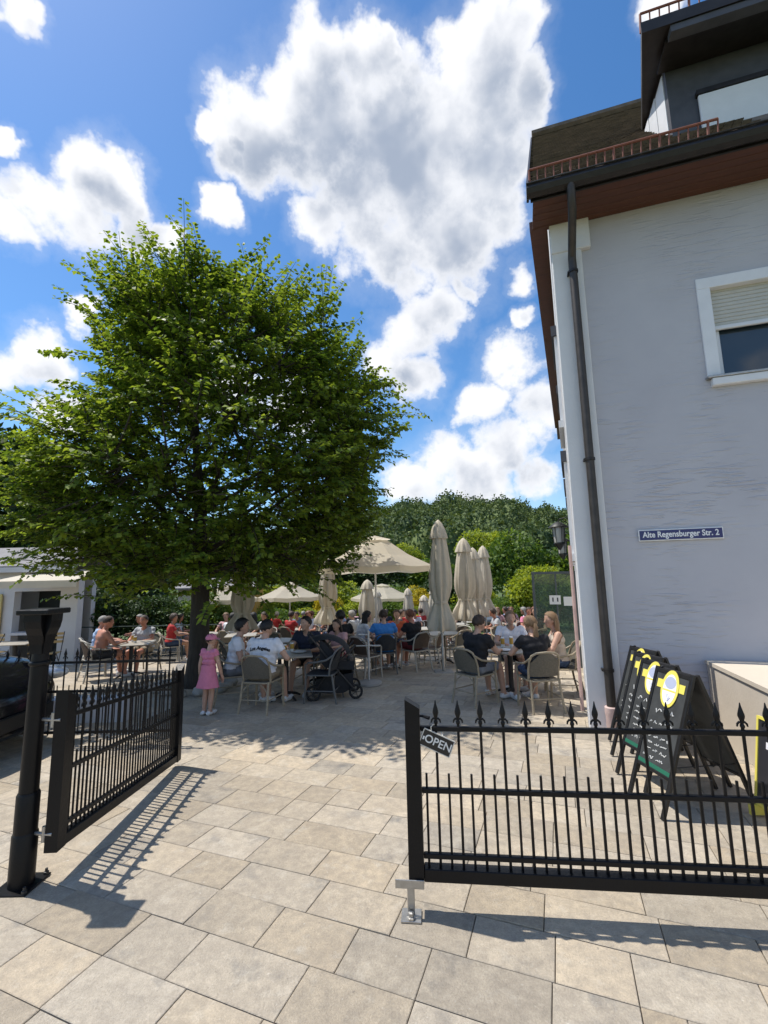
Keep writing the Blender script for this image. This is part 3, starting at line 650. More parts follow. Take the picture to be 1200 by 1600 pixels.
# gate catch in the paving
e = empty('gate_stop', (.105, 2.745, 0), math.atan2(-.205, 1.93), 'grey steel gate catch bolted to the paving under the right gate', 'gate stop')
MB().box(-.055, .055, -.05, .05, .001, .012, bev=.002).build('base_plate', M['steel'], e)
MB().box(-.02, .02, -.006, .004, .012, .165, bev=.002).build('upright', M['steel'], e)
MB().box(-.085, .075, -.012, -.0065, .145, .19, bev=.002).build('catch_plate', M['steel'], e)
MB().lathe([(.024, .012), (.024, .022), (.016, .024), (.016, .042), (.008, .046)], 6, M=Matrix.Translation((0, -.028, 0))).build('bolt', M['steel'], e)
# OPEN sign hanging crooked on the top rail
M['sign_black'] = mat('sign_black', (.012, .012, .013), .35); M['sign_white'] = mat('sign_white', (.72, .72, .7), .5); M['cord'] = mat('cord', (.55, .53, .48), .8)
e = empty('open_sign', (.275, 2.785-.0195-.03, .90), math.atan2(-.205, 1.93), 'small black OPEN sign hanging crooked from the top rail of the right gate', 'sign')
TS = Matrix.Rotation(R_(23), 4, 'Y')
MB().box(-.092, .092, -.005, .003, -.046, .046, M=TS, bev=.002).build('board', M['sign_black'], e)
for b in ((-.092, .092, .043, .0475), (-.092, .092, -.0475, -.043), (-.094, -.089, -.046, .046), (.089, .094, -.046, .046)):
    MB().box(b[0], b[1], -.0062, .0035, b[2], b[3], M=TS).build('edge_strip', M['cord'], e)
text_mesh('OPEN', .062, M['sign_white'], 'lettering', e, TS @ Matrix.Translation((.008, -.0062, 0)) @ TX, bold=.0008)
MB().box(-.084, -.074, -.0062, -.005, -.012, .006, M=TS).build('mark', M['sign_white'], e)
mb = MB(); mb.tube([TS @ Vector((-.05, 0, .046)), Vector((-.03, -.004, .085)), Vector((-.02, .03, .0865)), Vector((.01, .06, .076)), TS @ Vector((.02, .004, .046))], .003, 5); mb.build('hanging_cord', M['cord'], e)

# the tall gate post
e = empty('gate_post', (-2.309, 3.085, gz(3.085)), 0, 'tall black iron gate post with flared square capital at the left', 'post')
MB().box(-.11, .11, -.11, .11, 0, .012, bev=.003).build('base_plate', M['black_paint'], e)
for sx in (-1, 1):
    for sy in (-1, 1): MB().lathe([(.016, .012), (.016, .026), (.009, .028), (.009, .045)], 6, M=Matrix.Translation((sx*.09, sy*.09, 0))).build('anchor_bolt', M['dark_metal'], e)
MB().lathe([(.070, .012), (.070, .30), (.064, .312)], 20).build('lower_sleeve', M['black_paint'], e, smooth=True)
MB().lathe([(.064, .312), (.064, .53), (.057, .545)], 20).build('upper_sleeve', M['black_paint'], e, smooth=True)
sh = MB().lathe([(.054, .545), (.051, 1.32)], 20).build('shaft', M['black_paint'], e, smooth=True)
MB().lathe([(.051, 1.32), (.060, 1.326), (.063, 1.336), (.060, 1.347), (.051, 1.352)], 20).build('neck_ring', M['black_paint'], e, smooth=True)
MB().lathe([(.050, 1.352), (.047, 1.42)], 16).build('neck', M['black_paint'], e, smooth=True)
mb = MB()
for k in range(4):      # four broad curled brackets carry the plate
    T = Matrix.Rotation(k*math.pi/2, 4, 'Z'); prof = [(.0, 1.40), (.046, 1.40), (.05, 1.46), (.062, 1.52), (.082, 1.565), (.092, 1.61), (.094, 1.655), (0, 1.655)]
    n = len(prof); w = .043
    vs = [(x, -w*(.95+.25*(x > .06)), z) for x, z in prof]+[(x, w*(.95+.25*(x > .06)), z) for x, z in prof]
    mb.add(vs, [tuple(range(n)), tuple(range(n, 2*n))[::-1]]+[(i, n+i, n+(i+1) % n, (i+1) % n) for i in range(n)], 0, T)
mb.build('capital', M['black_paint'], e)
MB().box(-.108, .108, -.108, .108, 1.655, 1.69, bev=.006).build('top_plate', M['black_paint'], e)
for z in (.30, .98):
    mb = MB(); mb.tube([(.05, 0, z), (.12, -.015, z), (.185, -.02, z)], .011, 8); mb.tube([(.13, -.015, z-.045), (.13, -.015, z+.045)], .014, 8); mb.build('hinge', M['steel'], e)
# fixed fence behind
fz = gz(5.7)
e = empty('iron_fence', (-6.6, 5.7, fz), 0, 'black wrought iron fence with spear tips behind the left gate and the car', 'fence')
for z in (.16, .63, .97): MB().box(0, 4.0, -.014, .014, z-.014, z+.014).build('rail', M['black_paint'], e)
for x in (1.4,): MB().box(x-.022, x+.022, -.022, .022, 0, 1.12, bev=.006).build('post', M['black_paint'], e)
for i in range(28):
    x = .07+i*.143; mb = MB(); spear(mb, x, .13, 1.14, y=0); mb.build('picket', M['black_paint'], e, smooth=True)
    if i < 27: MB().tube([(x+.07, 0, .13), (x+.07, 0, .7)], .007, 5).build('short_picket', M['black_paint'], e)
M['plinth'] = mat('pale_plinth', (.52, .53, .56), .85, var=.08, vscale=3, bump=.3)
tag(MB().box(-5.6, -3.75, 6.7, 6.95, gz(6.8)-.05, gz(6.8)+.32, bev=.012).build('low_wall', M['plinth']), 'low pale grey kerb wall on the terrace behind the left gate', 'wall')

# ------------------------------------------------------------------ chalk boards
M['board_frame'] = mat('board_frame', (.012, .011, .011), .4, var=.2, vscale=14)
M['chalk_black'] = mat('chalkboard', (.018, .020, .021), .75, c2=(.05, .054, .055), vscale=5)
M['chalk_green'] = mat('chalk_green', (.01, .12, .07), .6)
M['yellow'] = mat('badge_yellow', (.74, .64, .12), .45); M['badge_white'] = mat('badge_white', (.78, .77, .80), .4); M['badge_grey'] = mat('badge_grey', (.40, .44, .58), .5)
M['chalk'] = mat('chalk', (.62, .62, .60), .95, var=.3, vscale=60)
def chalk_board(loc, rz, label, seed, half=.40, h=1.04, w=.43, green=False):
    e = empty('chalk_board', loc, rz, label, 'chalk board', 'chalk boards standing in a row by the wall')
    rb = random.Random(seed)
    for side_ in (0, 1):
        # leaf frame: leans from foot (x 0) to the hinge at x half
        x0 = 0.0 if side_ == 0 else 2*half; sg = 1 if side_ == 0 else -1
        lean = math.atan2(half-.015, h)
        T = Matrix.Translation((x0, 0, 0)) @ Matrix.Rotation(sg*lean, 4, 'Y'); ll = h/math.cos(lean)
        nm = 'front_leaf' if side_ == 0 else 'rear_leaf'
        leaf = MB().box(-.005, .005, .03, w-.03, .30, ll-.045, M=T).build(nm, M['chalk_black'], e)
        for y0 in (0, w-.032): MB().box(-.014, .014, y0, y0+.032, 0, ll, M=T, bev=.003).build('stile', M['board_frame'], leaf)
        MB().box(-.012, .012, .032, w-.032, ll-.046, ll-.012, M=T, bev=.003).build('crossbar', M['board_frame'], leaf)
        MB().box(-.012, .012, .032, w-.032, .275, .302, M=T, bev=.003).build('crossbar', M['board_frame'], leaf)
        if side_ == 0:
            F = T @ Matrix(((0, 0, -1, -.0062), (-1, 0, 0, w/2), (0, 1, 0, 0), (0, 0, 0, 1)))   # u right as seen, v up the leaf, n out
            zc = ll-.16
            MB().box(-.155, .155, zc-.035, zc+.035, 0, .003, M=F @ Matrix.Translation((0, .025, 0))).build('badge_ribbon', M['yellow'], leaf)
            def oval(a, b, z0, z1, cx, cy): return MB().prism([(cx+a*math.cos(t*math.pi/14), cy+b*math.sin(t*math.pi/14)) for t in range(28)], z0, z1, 0, F)
            oval(.098, .155, .0032, .007, 0, zc).build('badge', M['yellow'], leaf)
            oval(.074, .125, .0072, .0085, 0, zc-.005).build('badge_field', M['badge_white'], leaf)
            oval(.062, .05, .0087, .0097, 0, zc+.05).build('badge_head', M['badge_grey'], leaf)
            MB().box(-.07, .07, zc-.022, zc-.008, .0087, .0097, M=F).build('badge_band', M['yellow'], leaf)
            mb = MB()
            for k in range(3): mb.tube([F @ Vector((-.03+.025*k, zc-.035-.01*k, .009)), F @ Vector((-.01+.02*k, zc-.07, .009)), F @ Vector((.02-.01*k, zc-.10, .009))], .003, 4)
            mb.build('badge_lines', M['badge_grey'], leaf)
            # handwriting
            v = zc-.20; line = 0
            while v > .36:
                mb = MB(); big = line in (0,) ; hh = .032 if big else rb.uniform(.012, .019); u = -.15+rb.uniform(0, .05) ; end = .15-rb.uniform(0, .12)
                while u < end:
                    wl = rb.uniform(.03, .085); p = []; q = u
                    while q < u+wl: p.append(F @ Vector((q, v+rb.uniform(-hh, hh)*.8+.10*(q if big else .3*q), .0012))); q += hh*.42
                    if len(p) > 1: mb.tube(p, .0034 if not big else .0045, 4)
                    u += wl+rb.uniform(.015, .03)
                if mb.v: mb.build('chalk_line', M['chalk'], leaf)
                v -= hh*2.0+rb.uniform(.02, .035); line += 1
            if green: MB().box(-w/2+.033, w/2-.033, .304, .335, 0, .003, M=F).build('green_strip', M['chalk_green'], leaf)
    MB().tube([(half*.33, .02, .36), (2*half-half*.33, .02, .36)], .004, 5).build('spreader', M['board_frame'], e)
    return e
for i, (x, y, g, lb) in enumerate(((2.07, 3.69, True, 'nearest black chalk board, the frontmost of four with yellow oval badges'), (2.20, 4.15, True, 'second chalk board from the front in the row of four by the wall'),
                                (2.38, 4.61, False, 'third chalk board from the front in the row of four by the wall'), (2.58, 5.07, False, 'farthest of the four chalk boards, next to the downpipe'))):
    chalk_board((x, y, gz(y)), R_(6), lb, 20+i, green=g)
# yellow edged poster stand cut by the right edge of the picture
e = empty('poster_stand', (2.775, 3.16, gz(3.13)), R_(-4), 'black poster stand with bright yellow edge at the right margin behind the gate', 'poster stand')
M['poster_dark'] = mat('poster_dark', (.03, .03, .035), .4)
T = Matrix.Rotation(R_(9), 4, 'Y')
MB().box(-.006, .006, .02, .58, .10, .70, M=T).build('poster', M['poster_dark'], e)
MB().box(-.014, .01, .0, .02, .07, .72, M=T).build('yellow_edge', M['yellow'], e); MB().box(-.013, .009, .58, .60, .07, .72, M=T).build('yellow_edge', M['yellow'], e)
MB().box(-.0141, .009, .02, .58, .70, .72, M=T).build('yellow_edge', M['yellow'], e); MB().box(-.0141, .009, .02, .58, .07, .095, M=T).build('yellow_edge', M['yellow'], e)
MB().prism([(-.06, -.012), (.10, -.012), (.10, .012), (-.06, .012)], 0, .07, M=Matrix.Translation((0, .03, 0))).build('foot', M['yellow'], e)
MB().prism([(-.06, -.012), (.10, -.012), (.10, .012), (-.06, .012)], 0, .07, M=Matrix.Translation((0, .57, 0))).build('foot', M['yellow'], e)
for z in (.62, .5): MB().box(-.0085, -.0062, .3, .5, z, z+.05, M=T).build('print', M['badge_white'], e)

# raised landing at the house wall
M['beige'] = mat('beige_concrete', (.52, .46, .38), .85, c2=(.60, .535, .45), vscale=2.2, bump=.2, bscale=30)
M['beige_top'] = mat('beige_coping', (.60, .53, .43), .8, var=.06, vscale=3, bump=.15)
e = empty('entrance_landing', (4.12-.955*.30, 5.5+.297*.30, gz(5)), 0, 'beige concrete entrance landing with coping against the lilac wall', 'landing')
d = Vector((-.40, -1.37, 0))*2.0; fw_ = HE
pl = [Vector((0, 0, 0)), d*1.0, d*1.0+fw_*3, fw_*3]
MB().prism([(p.x, p.y) for p in pl], -.05, .80).build('block', M['beige'], e)
k = .02; pl2 = [Vector((-k*.9, .0, 0)), d*1.012+Vector((-k, 0, 0)), d*1.012+fw_*3, fw_*3]
MB().prism([(p.x, p.y) for p in pl2], .802, .845).build('coping', M['beige_top'], e)

# ------------------------------------------------------------------ parked car at the left edge
M['car_paint'] = mat('car_paint', (.008, .008, .010), .12, 0, .6); M['car_glass'] = glass_mat('car_glass', (.01, .012, .014)); M['tyre'] = mat('tyre', (.018, .018, .018), .9); M['rim'] = mat('rim', (.35, .35, .36), .35, .9)
M['lamp_clear'] = mat('headlamp', (.55, .57, .6), .08, .3, .8); M['grille'] = mat('grille', (.01, .01, .01), .5)
e = empty('parked_car', (-4.10, 5.30, gz(5.2)), 0, 'black car parked behind the gate post, its front corner at the left edge', 'car')
st = [(0, .52, .30, .56), (-.06, .66, .24, .68), (-.2, .78, .2, .80), (-.45, .85, .18, .89), (-.9, .88, .18, .96), (-1.35, .89, .18, 1.01), (-2.1, .9, .18, 1.04), (-3.2, .9, .18, 1.05), (-3.9, .88, .2, 1.03), (-4.25, .8, .28, .92), (-4.35, .7, .34, .8)]
vs = []; fs = []; NS = 28
for x, hw, zb, zt in st:
    for k in range(NS):
        t = 2*math.pi*k/NS; c, s = math.cos(t), math.sin(t); p = .42
        yy = hw*math.copysign(abs(c)**p, c); zt_ = zt*1.13; zz = (zb+zt_)/2+(zt_-zb)/2*math.copysign(abs(s)**.6, s); vs.append((x-.10*abs(yy/hw)**3*(x > -.3)*.8, yy, zz))
for i in range(len(st)-1):
    for k in range(NS): fs.append((i*NS+k, (i+1)*NS+k, (i+1)*NS+(k+1) % NS, i*NS+(k+1) % NS))
fs.append(tuple(range(NS))); fs.append(tuple((len(st)-1)*NS+k for k in range(NS))[::-1])
MB().add(vs, fs).build('body', M['car_paint'], e, smooth=60)
cab = [(-1.25, .74, 1.1), (-1.75, .70, 1.40), (-2.2, .66, 1.56), (-3.1, .66, 1.57), (-3.7, .70, 1.35), (-4.0, .74, 1.1)]
vs = []; fs = []
for x, hw, z in cab: vs += [(x, -hw, z), (x, hw, z), (x, -.84, 1.1), (x, .84, 1.1)]
for i in range(5):
    a = i*4; b = a+4; fs += [(a, a+1, b+1, b), (a+2, a, b, b+2), (a+1, a+3, b+3, b+1)]
MB().add(vs, fs).build('cabin', M['car_glass'], e, smooth=True)
MB().add([(x+.0, s*.60, z+.02) for x, hw, z in cab for s in (-1, 1)], [(2*i, 2*i+1, 2*i+3, 2*i+2) for i in range(1, 3)]).build('roof_panel', M['car_paint'], e, smooth=True)
for sx, sy in ((-.78, -.80), (-.78, .80), (-3.45, -.80), (-3.45, .80)):
    T = Matrix.Translation((sx, sy, .31)) @ Matrix.Rotation(R_(90), 4, 'X')
    w_ = MB().lathe([(.20, -.105), (.30, -.10), (.315, -.07), (.315, .07), (.30, .10), (.20, .105)], 24, M=T).build('wheel', M['tyre'], e, smooth=True)
    mb = MB(); mb.lathe([(.205, -.108), (.205, -.112), (.16, -.115)], 20, M=T); mb.lathe([(.205, .108), (.205, .112), (.16, .115)], 20, M=T); mb.build('rim', M['rim'], w_)
for s in (-1, 1):
    mb = MB(); mb.ell((-.20, s*.67, .80), (.21, .13, .085), M=Matrix.Identity(4)); mb.build('headlight', M['lamp_clear'], e, smooth=True)
    MB().ell((-1.55, s*1.0, 1.02), (.09, .13, .08)).build('wing_mirror', M['car_paint'], e, smooth=True)
MB().box(-.02, .015, -.45, .45, .34, .5, bev=.01).build('grille', M['grille'], e)

# ------------------------------------------------------------------ white annex at the far left
M['annex_white'] = mat('annex_render', (.62, .61, .62), .85, var=.05, vscale=2, bump=.2); M['annex_roof'] = mat('annex_roof', (.22, .21, .21), .85, var=.25, vscale=3); M['canvas'] = mat('cream_canvas', (.70, .64, .52), .8, var=.05, vscale=3, trans=.3)
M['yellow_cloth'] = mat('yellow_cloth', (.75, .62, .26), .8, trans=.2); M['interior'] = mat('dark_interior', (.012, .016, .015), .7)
M['red_cloth'] = mat('red_cloth', (.45, .05, .06), .8)
g0 = gz(13)-.1
e = empty('garden_pavilion', (-9, 13, g0), 0, 'low white serving pavilion with dark open front and grey roof at the left', 'pavilion')
mb = MB()
for x0, x1 in ((-7.5, -1.62), (-.30, .20)): mb.box(x0, x1, 0, .25, 0, 2.16)
mb.box(-7.5, .20, .001, .251, 2.161, 2.75); mb.box(-7.5, -.25, 1.3, 1.5, 0, 2.74)
mb.build('wall', M['annex_white'], e)
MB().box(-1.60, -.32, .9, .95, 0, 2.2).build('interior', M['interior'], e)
MB().box(-1.62, -.30, -.12, .3, .95, 1.02).build('counter', M['annex_white'], e)
mb = MB(); vs = [(-7.8, -.35, 2.78), (.3, -.35, 2.78), (-.2, 1.0, 3.4), (-7.8, 1.0, 3.4), (.0, 2.0, 2.78), (-7.8, 2.0, 2.78)]; mb.add(vs+[(x, y, z+.1) for x, y, z in vs], [(0, 3, 2, 1), (3, 5, 4, 2), (6, 7, 8, 9), (9, 8, 10, 11), (0, 1, 7, 6), (1, 2, 8, 7), (2, 4, 10, 8)])
mb.build('roof', M['annex_roof'], e)
MB().box(-7.8, .3, -.40, -.36, 2.70, 2.84).build('gutter', M['annex_white'], e)
mb = MB(); vs = [(-1.3, -1.25, 2.42), (1.0, -1.25, 2.42), (.7, -.02, 2.68), (-1.0, -.02, 2.68)]; mb.add(vs+[(x, y, z+.03) for x, y, z in vs], [(0, 3, 2, 1), (4, 5, 6, 7), (0, 1, 5, 4), (1, 2, 6, 5), (3, 0, 4, 7)]); mb.box(-1.3, 1.0, -1.27, -1.252, 2.27, 2.44)
mb.build('awning', M['canvas'], e)
mb = MB(); mb.box(-2.55, -1.9, -.1, -.06, .75, 2.1); mb.build('cloth_panel', M['yellow_cloth'], e)

# ------------------------------------------------------------------ glass wind screen by the house
gm = bpy.data.materials.new('screen_glass'); gm.use_nodes = True; nt = gm.node_tree; b_ = nt.nodes['Principled BSDF']; b_.inputs['Base Color'].default_value = (.10, .15, .13, 1); b_.inputs['Roughness'].default_value = .05; b_.inputs['Specular IOR Level'].default_value = .8
tr = nt.nodes.new('ShaderNodeBsdfTransparent'); tr.inputs['Color'].default_value = (.78, .86, .80, 1); ms = nt.nodes.new('ShaderNodeMixShader'); ms.inputs[0].default_value = .42
nt.links.new(tr.outputs[0], ms.inputs[1]); nt.links.new(b_.outputs[0], ms.inputs[2]); nt.links.new(ms.outputs[0], nt.nodes['Material Output'].inputs['Surface']); M['screen_glass'] = gm
M['grey_alu'] = mat('grey_aluminium', (.10, .11, .115), .45, .5)
e = empty('glass_screen', (3.42, 10.6, gz(10.6)), math.atan2(-WNL.y, -WNL.x), 'grey framed glass wind screen with notices standing out from the house wall', 'screen')
for x0, x1 in ((.0, .055), (.50, .535), (.90, .95)): MB().box(x0, x1, -.025, .025, 0, 2.14, bev=.004).build('upright', M['grey_alu'], e)
MB().box(.056, .899, -.022, .022, 2.08, 2.139).build('top_bar', M['grey_alu'], e); MB().box(.056, .899, -.022, .022, .05, .15).build('bottom_bar', M['grey_alu'], e)
MB().box(.056, .499, -.004, .004, .151, 2.079).build('pane', M['screen_glass'], e); MB().box(.536, .899, -.004, .004, .151, 2.079).build('pane', M['screen_glass'], e)
for x, w_, z in ((.36, .24, 1.40), (.66, .24, 1.37)):
    n_ = MB().box(x, x+w_, -.030, -.026, z, z+.2).build('notice', M['sign_white'], e)
    if x < .5:
        for q in (.06, .16): MB().box(x+q, x+q+.03, -.0325, -.0305, z+.06, z+.15).build('notice_print', M['poster_dark'], n_)
# copper downpipe on the side wall
p0 = HM @ side(.75, .06, 0); mb = MB(); mb.tube([(p0.x, p0.y, -.1), (p0.x, p0.y, 2.25)], .024, 10); M['copper'] = mat('old_copper', (.58, .40, .36), .6, .1, var=.15)
o = mb.build('rain_pipe', M['copper'], None, smooth=True); o.parent = house; o.matrix_parent_inverse = house.matrix_world.inverted()

# ------------------------------------------------------------------ bistro furniture
M['frame_tan'] = mat('bamboo_look_frame', (.24, .20, .135), .5, c2=(.36, .30, .21), vscale=14, stretch=(1, 1, 3)); M['weave_taupe'] = mat('taupe_weave', (.085, .078, .062), .85, c2=(.15, .135, .105), vscale=60, bump=.5, bscale=120)
M['frame_grey'] = mat('grey_frame', (.13, .13, .125), .5, .3); M['weave_dark'] = mat('dark_weave', (.02, .022, .024), .8, c2=(.04, .042, .045), vscale=60, bump=.5, bscale=120)
M['frame_pale'] = mat('pale_frame', (.40, .375, .32), .5, var=.1); M['weave_brown'] = mat('brown_weave', (.06, .04, .028), .85, c2=(.10, .07, .05), vscale=60, bump=.5, bscale=120)
M['table_top'] = mat('table_top', (.30, .27, .22), .45, c2=(.38, .35, .29), vscale=5); M['table_edge'] = mat('table_edge', (.34, .32, .28), .4, .6); M['iron'] = mat('cast_iron', (.02, .02, .02), .5)
def make_chair(fm, wm):
    e = empty('bistro_chair')
    # seat at .45, faces +y
    def rr(w, d0, d1, r, n=5):
        pts = []
        for cx, cy, a0 in ((w-r, d1-r, 0), (-w+r, d1-r, 90), (-w+r, d0+r, 180), (w-r, d0+r, 270)):
            for i in range(n+1): a = R_(a0+90*i/n); pts.append((cx+r*math.cos(a), cy+r*math.sin(a)))
        return pts
    MB().prism(rr(.215, -.20, .225, .07), .432, .452).build('seat', wm, e)
    mb = MB(); mb.tube([(x, y, .44) for x, y in rr(.228, -.215, .238, .075)], .013, 7, close=True); mb.build('seat_frame', fm, e, smooth=True)
    # curved woven back
    mb = MB(); vs = []; fs = []; nu, nv = 10, 7
    for j in range(nv+1):
        t = j/nv; z = .50+.335*t; w = .205+.01*math.sin(t*3)-.05*max(0, t-.7)**2*11
        for i in range(nu+1):
            u = -1+2*i/nu; zz = z-(.06*u**4 if t > .55 else 0)*(t-.55)/.45*1.6; vs.append((u*w, -.205-.10*t+.045*u*u, zz))
    n0 = len(vs); vs += [(x, y-.012, z) for x, y, z in vs]
    for j in range(nv):
        for i in range(nu):
            a = j*(nu+1)+i; fs += [(a, a+1, a+nu+2, a+nu+1), (n0+a, n0+a+nu+1, n0+a+nu+2, n0+a+1)]
    mb.add(vs, fs).build('backrest', wm, e, smooth=60)
    hoop = [(-.225, -.155, .44), (-.225, -.175, .60), (-.222, -.215, .72), (-.20, -.25, .80), (-.14, -.28, .838), (0, -.318, .855), (.14, -.28, .838), (.20, -.25, .80), (.222, -.215, .72), (.225, -.175, .60), (.225, -.155, .44)]
    MB().tube(hoop, .0165, 8).build('back_frame', fm, e, smooth=True)
    for s in (-1, 1):
        MB().tube([(s*.215, -.235, .76), (s*.262, -.12, .685), (s*.282, .04, .655), (s*.272, .17, .645), (s*.25, .225, .61), (s*.232, .235, .52), (s*.228, .235, .44)], .016, 8).build('armrest', fm, e, smooth=True)
        MB().tube([(s*.228, .225, .45), (s*.232, .235, .2), (s*.24, .25, .0)], .0175, 8).build('leg', fm, e, smooth=True)
        MB().tube([(s*.215, -.20, .46), (s*.222, -.24, .2), (s*.235, -.285, .0)], .0175, 8).build('leg', fm, e, smooth=True)
        mb = MB(); mb.tube([(s*.23, -.24, .2), (s*.232, .235, .2)], .009, 6)
        mb.tube([(s*.231, .235, .27), (s*.18, .233, .36), (s*.08, .232, .425)], .008, 5); mb.tube([(s*.222, -.235, .27), (s*.17, -.22, .36), (s*.08, -.212, .425)], .008, 5); mb.build('brace', fm, e, smooth=True)
    MB().tube([(-.22, -.238, .2), (.22, -.238, .2)], .009, 6).build('stretcher', fm, e)
    return e
chair_src = {'tan': make_chair(M['frame_tan'], M['weave_taupe']), 'grey': make_chair(M['frame_grey'], M['weave_dark']), 'pale': make_chair(M['frame_pale'], M['weave_brown'])}
chair_used = set()
CH = 'bistro armchairs on the terrace'
def chair(kind, x, y, rz, label):
    e = chair_src[kind] if kind not in chair_used else copy_tree(chair_src[kind]); chair_used.add(kind)
    e.location = (x, y, gz(y)); e.rotation_euler = (0, 0, R_(rz)); return tag(e, label, 'chair', CH)
def make_table(r, square=False):
    e = empty('bistro_table')
    if square: MB().box(-r, r, -r*.9, r*.9, .705, .735, bev=.012).build('table_top', M['table_top'], e)
    else: MB().lathe([(r-.02, .70), (r, .706), (r, .73), (r-.008, .736), (r-.03, .737)], 32).build('table_top', M['table_top'], e, smooth=True)
    if not square: MB().lathe([(r+.001, .708), (r+.006, .712), (r+.006, .725), (r+.001, .729)], 32).build('edge_band', M['table_edge'], e, smooth=True)
    MB().lathe([(.13, .685), (.045, .66), (.04, .12), (.06, .06)], 12).build('pedestal', M['iron'], e, smooth=True)
    for k in range(4):
        a = k*math.pi/2+.6; MB().tube([(.03*math.cos(a), .03*math.sin(a), .09), (.2*math.cos(a), .2*math.sin(a), .055), (.29*math.cos(a), .29*math.sin(a), .012)], [.028, .022, .016], 6).build('foot', M['iron'], e, smooth=True)
    return e
table_src = {}
def table(x, y, r, label, square=False):
    key = (r, square)
    if key not in table_src: table_src[key] = make_table(r, square); e = table_src[key]
    else: e = copy_tree(table_src[key])
    e.location = (x, y, gz(y)); e.rotation_euler = (0, 0, R_(12)); return tag(e, label, 'table', 'cafe tables on the terrace')

# ------------------------------------------------------------------ parasols
M['parasol_beige'] = mat('parasol_cloth', (.56, .495, .385), .85, c2=(.66, .59, .47), vscale=4, bump=.3, bscale=60, trans=.15); M['parasol_cream'] = mat('parasol_cream', (.78, .71, .57), .8, var=.05, vscale=2, trans=.58)
M['pole_white'] = mat('pole_white', (.55, .54, .52), .45, .3); M['stone_base'] = mat('base_stone', (.30, .29, .27), .8, var=.15, vscale=10)
def closed_parasol(x, y, h, label, zb=1.0, wide=.215, rz=0, seed=0, lean=0.0):
    rp_ = random.Random(seed); e = empty('closed_parasol', (x, y, gz(y)), R_(rz), label, 'parasol', 'closed parasols on the terrace')
    e.rotation_euler = (R_(lean), R_(lean*.7), R_(rz))
    MB().tube([(0, 0, .03), (0, 0, h-.05)], .024, 10).build('pole', M['pole_white'], e, smooth=True)
    MB().lathe([(.035, .02), (.035, .5), (.03, .52)], 10).build('pole_sleeve', M['steel'], e, smooth=True)
    MB().box(-.2, .2, -.2, .2, 0, .02, bev=.006).build('base_plate', M['stone_base'], e)
    H_ = h-zb; prof = []
    for t, r in ((0, 1.12), (.03, 1.2), (.10, 1.08), (.18, .78), (.245, .58), (.29, .74), (.38, .97), (.48, 1.0), (.62, .88), (.74, .74), (.845, .60)): prof.append((wide*r, zb+H_*t))
    ph = [rp_.uniform(0, 6.28) for _ in range(4)]
    def mod(th, t): a = .30*(1-t)+.10; return 1+a*math.sin(7*th+ph[0]+t*1.2)*.7+.35*a*math.sin(13*th+ph[1]-t*2)+.05*math.sin(3*th+ph[2]+4*t)
    MB().lathe(prof, 56, mod=mod).build('canopy', M['parasol_beige'], e, smooth=80)
    MB().lathe([(wide*.84, zb+H_*.825), (wide*.80, zb+H_*.85), (wide*.62, zb+H_*.915), (wide*.40, zb+H_*.965), (wide*.16, zb+H_*.99), (wide*.05, h)], 40, mod=lambda th, t: 1+.13*(1-t)*math.sin(8*th+ph[3])).build('top_cap', M['parasol_beige'], e, smooth=80)
    MB().lathe([(wide*.62, zb+H_*.235), (wide*.68, zb+H_*.238), (wide*.68, zb+H_*.256), (wide*.62, zb+H_*.259)], 24).build('tie_strap', M['parasol_beige'], e, smooth=True)
    return e
def open_parasol(x, y, h, r, label, zedge, rz=0, val=.16, sides=8):
    e = empty('open_parasol', (x, y, gz(y)), R_(rz), label, 'parasol', 'open parasols on the terrace')
    MB().tube([(0, 0, .03), (0, 0, h-.02)], .026, 10).build('pole', M['pole_white'], e, smooth=True)
    MB().box(-.3, .3, -.3, .3, 0, .06, bev=.015).build('base_plate', M['stone_base'], e)
    mb = MB(); n = sides; rings = [(.22, h-.14), (.6, zedge+(h-.10-zedge)*.40), (1.0, zedge)]; vs = []; fs = []
    for k, (f_, z) in enumerate(rings):
        for i in range(n*2):
            a = math.pi*i/n; rad = r*f_*(1.0 if i % 2 == 0 else math.cos(math.pi/n)*.985); vs.append((rad*math.cos(a), rad*math.sin(a), z-(0 if i % 2 == 0 else .03*f_)))
    m2 = n*2
    for k in range(2):
        for i in range(m2): fs.append((k*m2+i, (k+1)*m2+i, (k+1)*m2+(i+1) % m2, k*m2+(i+1) % m2))
    MB().add(vs, fs).build('canopy', M['parasol_cream'], e)
    mb = MB(); vs2 = [v for v in vs[2*m2:]]+[(x_*1.004, y_*1.004, z_-val*(1 if i % 2 else .86)) for i, (x_, y_, z_) in enumerate(vs[2*m2:])]; mb.add(vs2, [(i, m2+i, m2+(i+1) % m2, (i+1) % m2) for i in range(m2)]).build('valance', M['parasol_cream'], e)
    mb = MB(); vs3 = [(0, 0, h)]+[(r*.27*math.cos(math.pi*i/n), r*.27*math.sin(math.pi*i/n), h-.115) for i in range(m2)]; mb.add(vs3, [(0, 1+i, 1+(i+1) % m2) for i in range(m2)]).build('vent_cap', M['parasol_cream'], e)
    for i in range(n):
        a = 2*math.pi*i/n; mb = MB(); c, s = math.cos(a), math.sin(a)
        mb.tube([(.03*c, .03*s, h-.17), (r*.6*c, r*.6*s, rings[1][1]-.03), (r*.985*c, r*.985*s, zedge-.02)], .009, 5); mb.tube([(.03*c, .03*s, h-.75), (r*.5*c, r*.5*s, zedge+(h-.1-zedge)*.5-.05)], .008, 5); mb.build('rib', M['pole_white'], e)
    return e
closed_parasol(1.22, 10.1, 3.32, 'tallest closed beige parasol, nearest of the four right of the open one', .88, .225, seed=1)
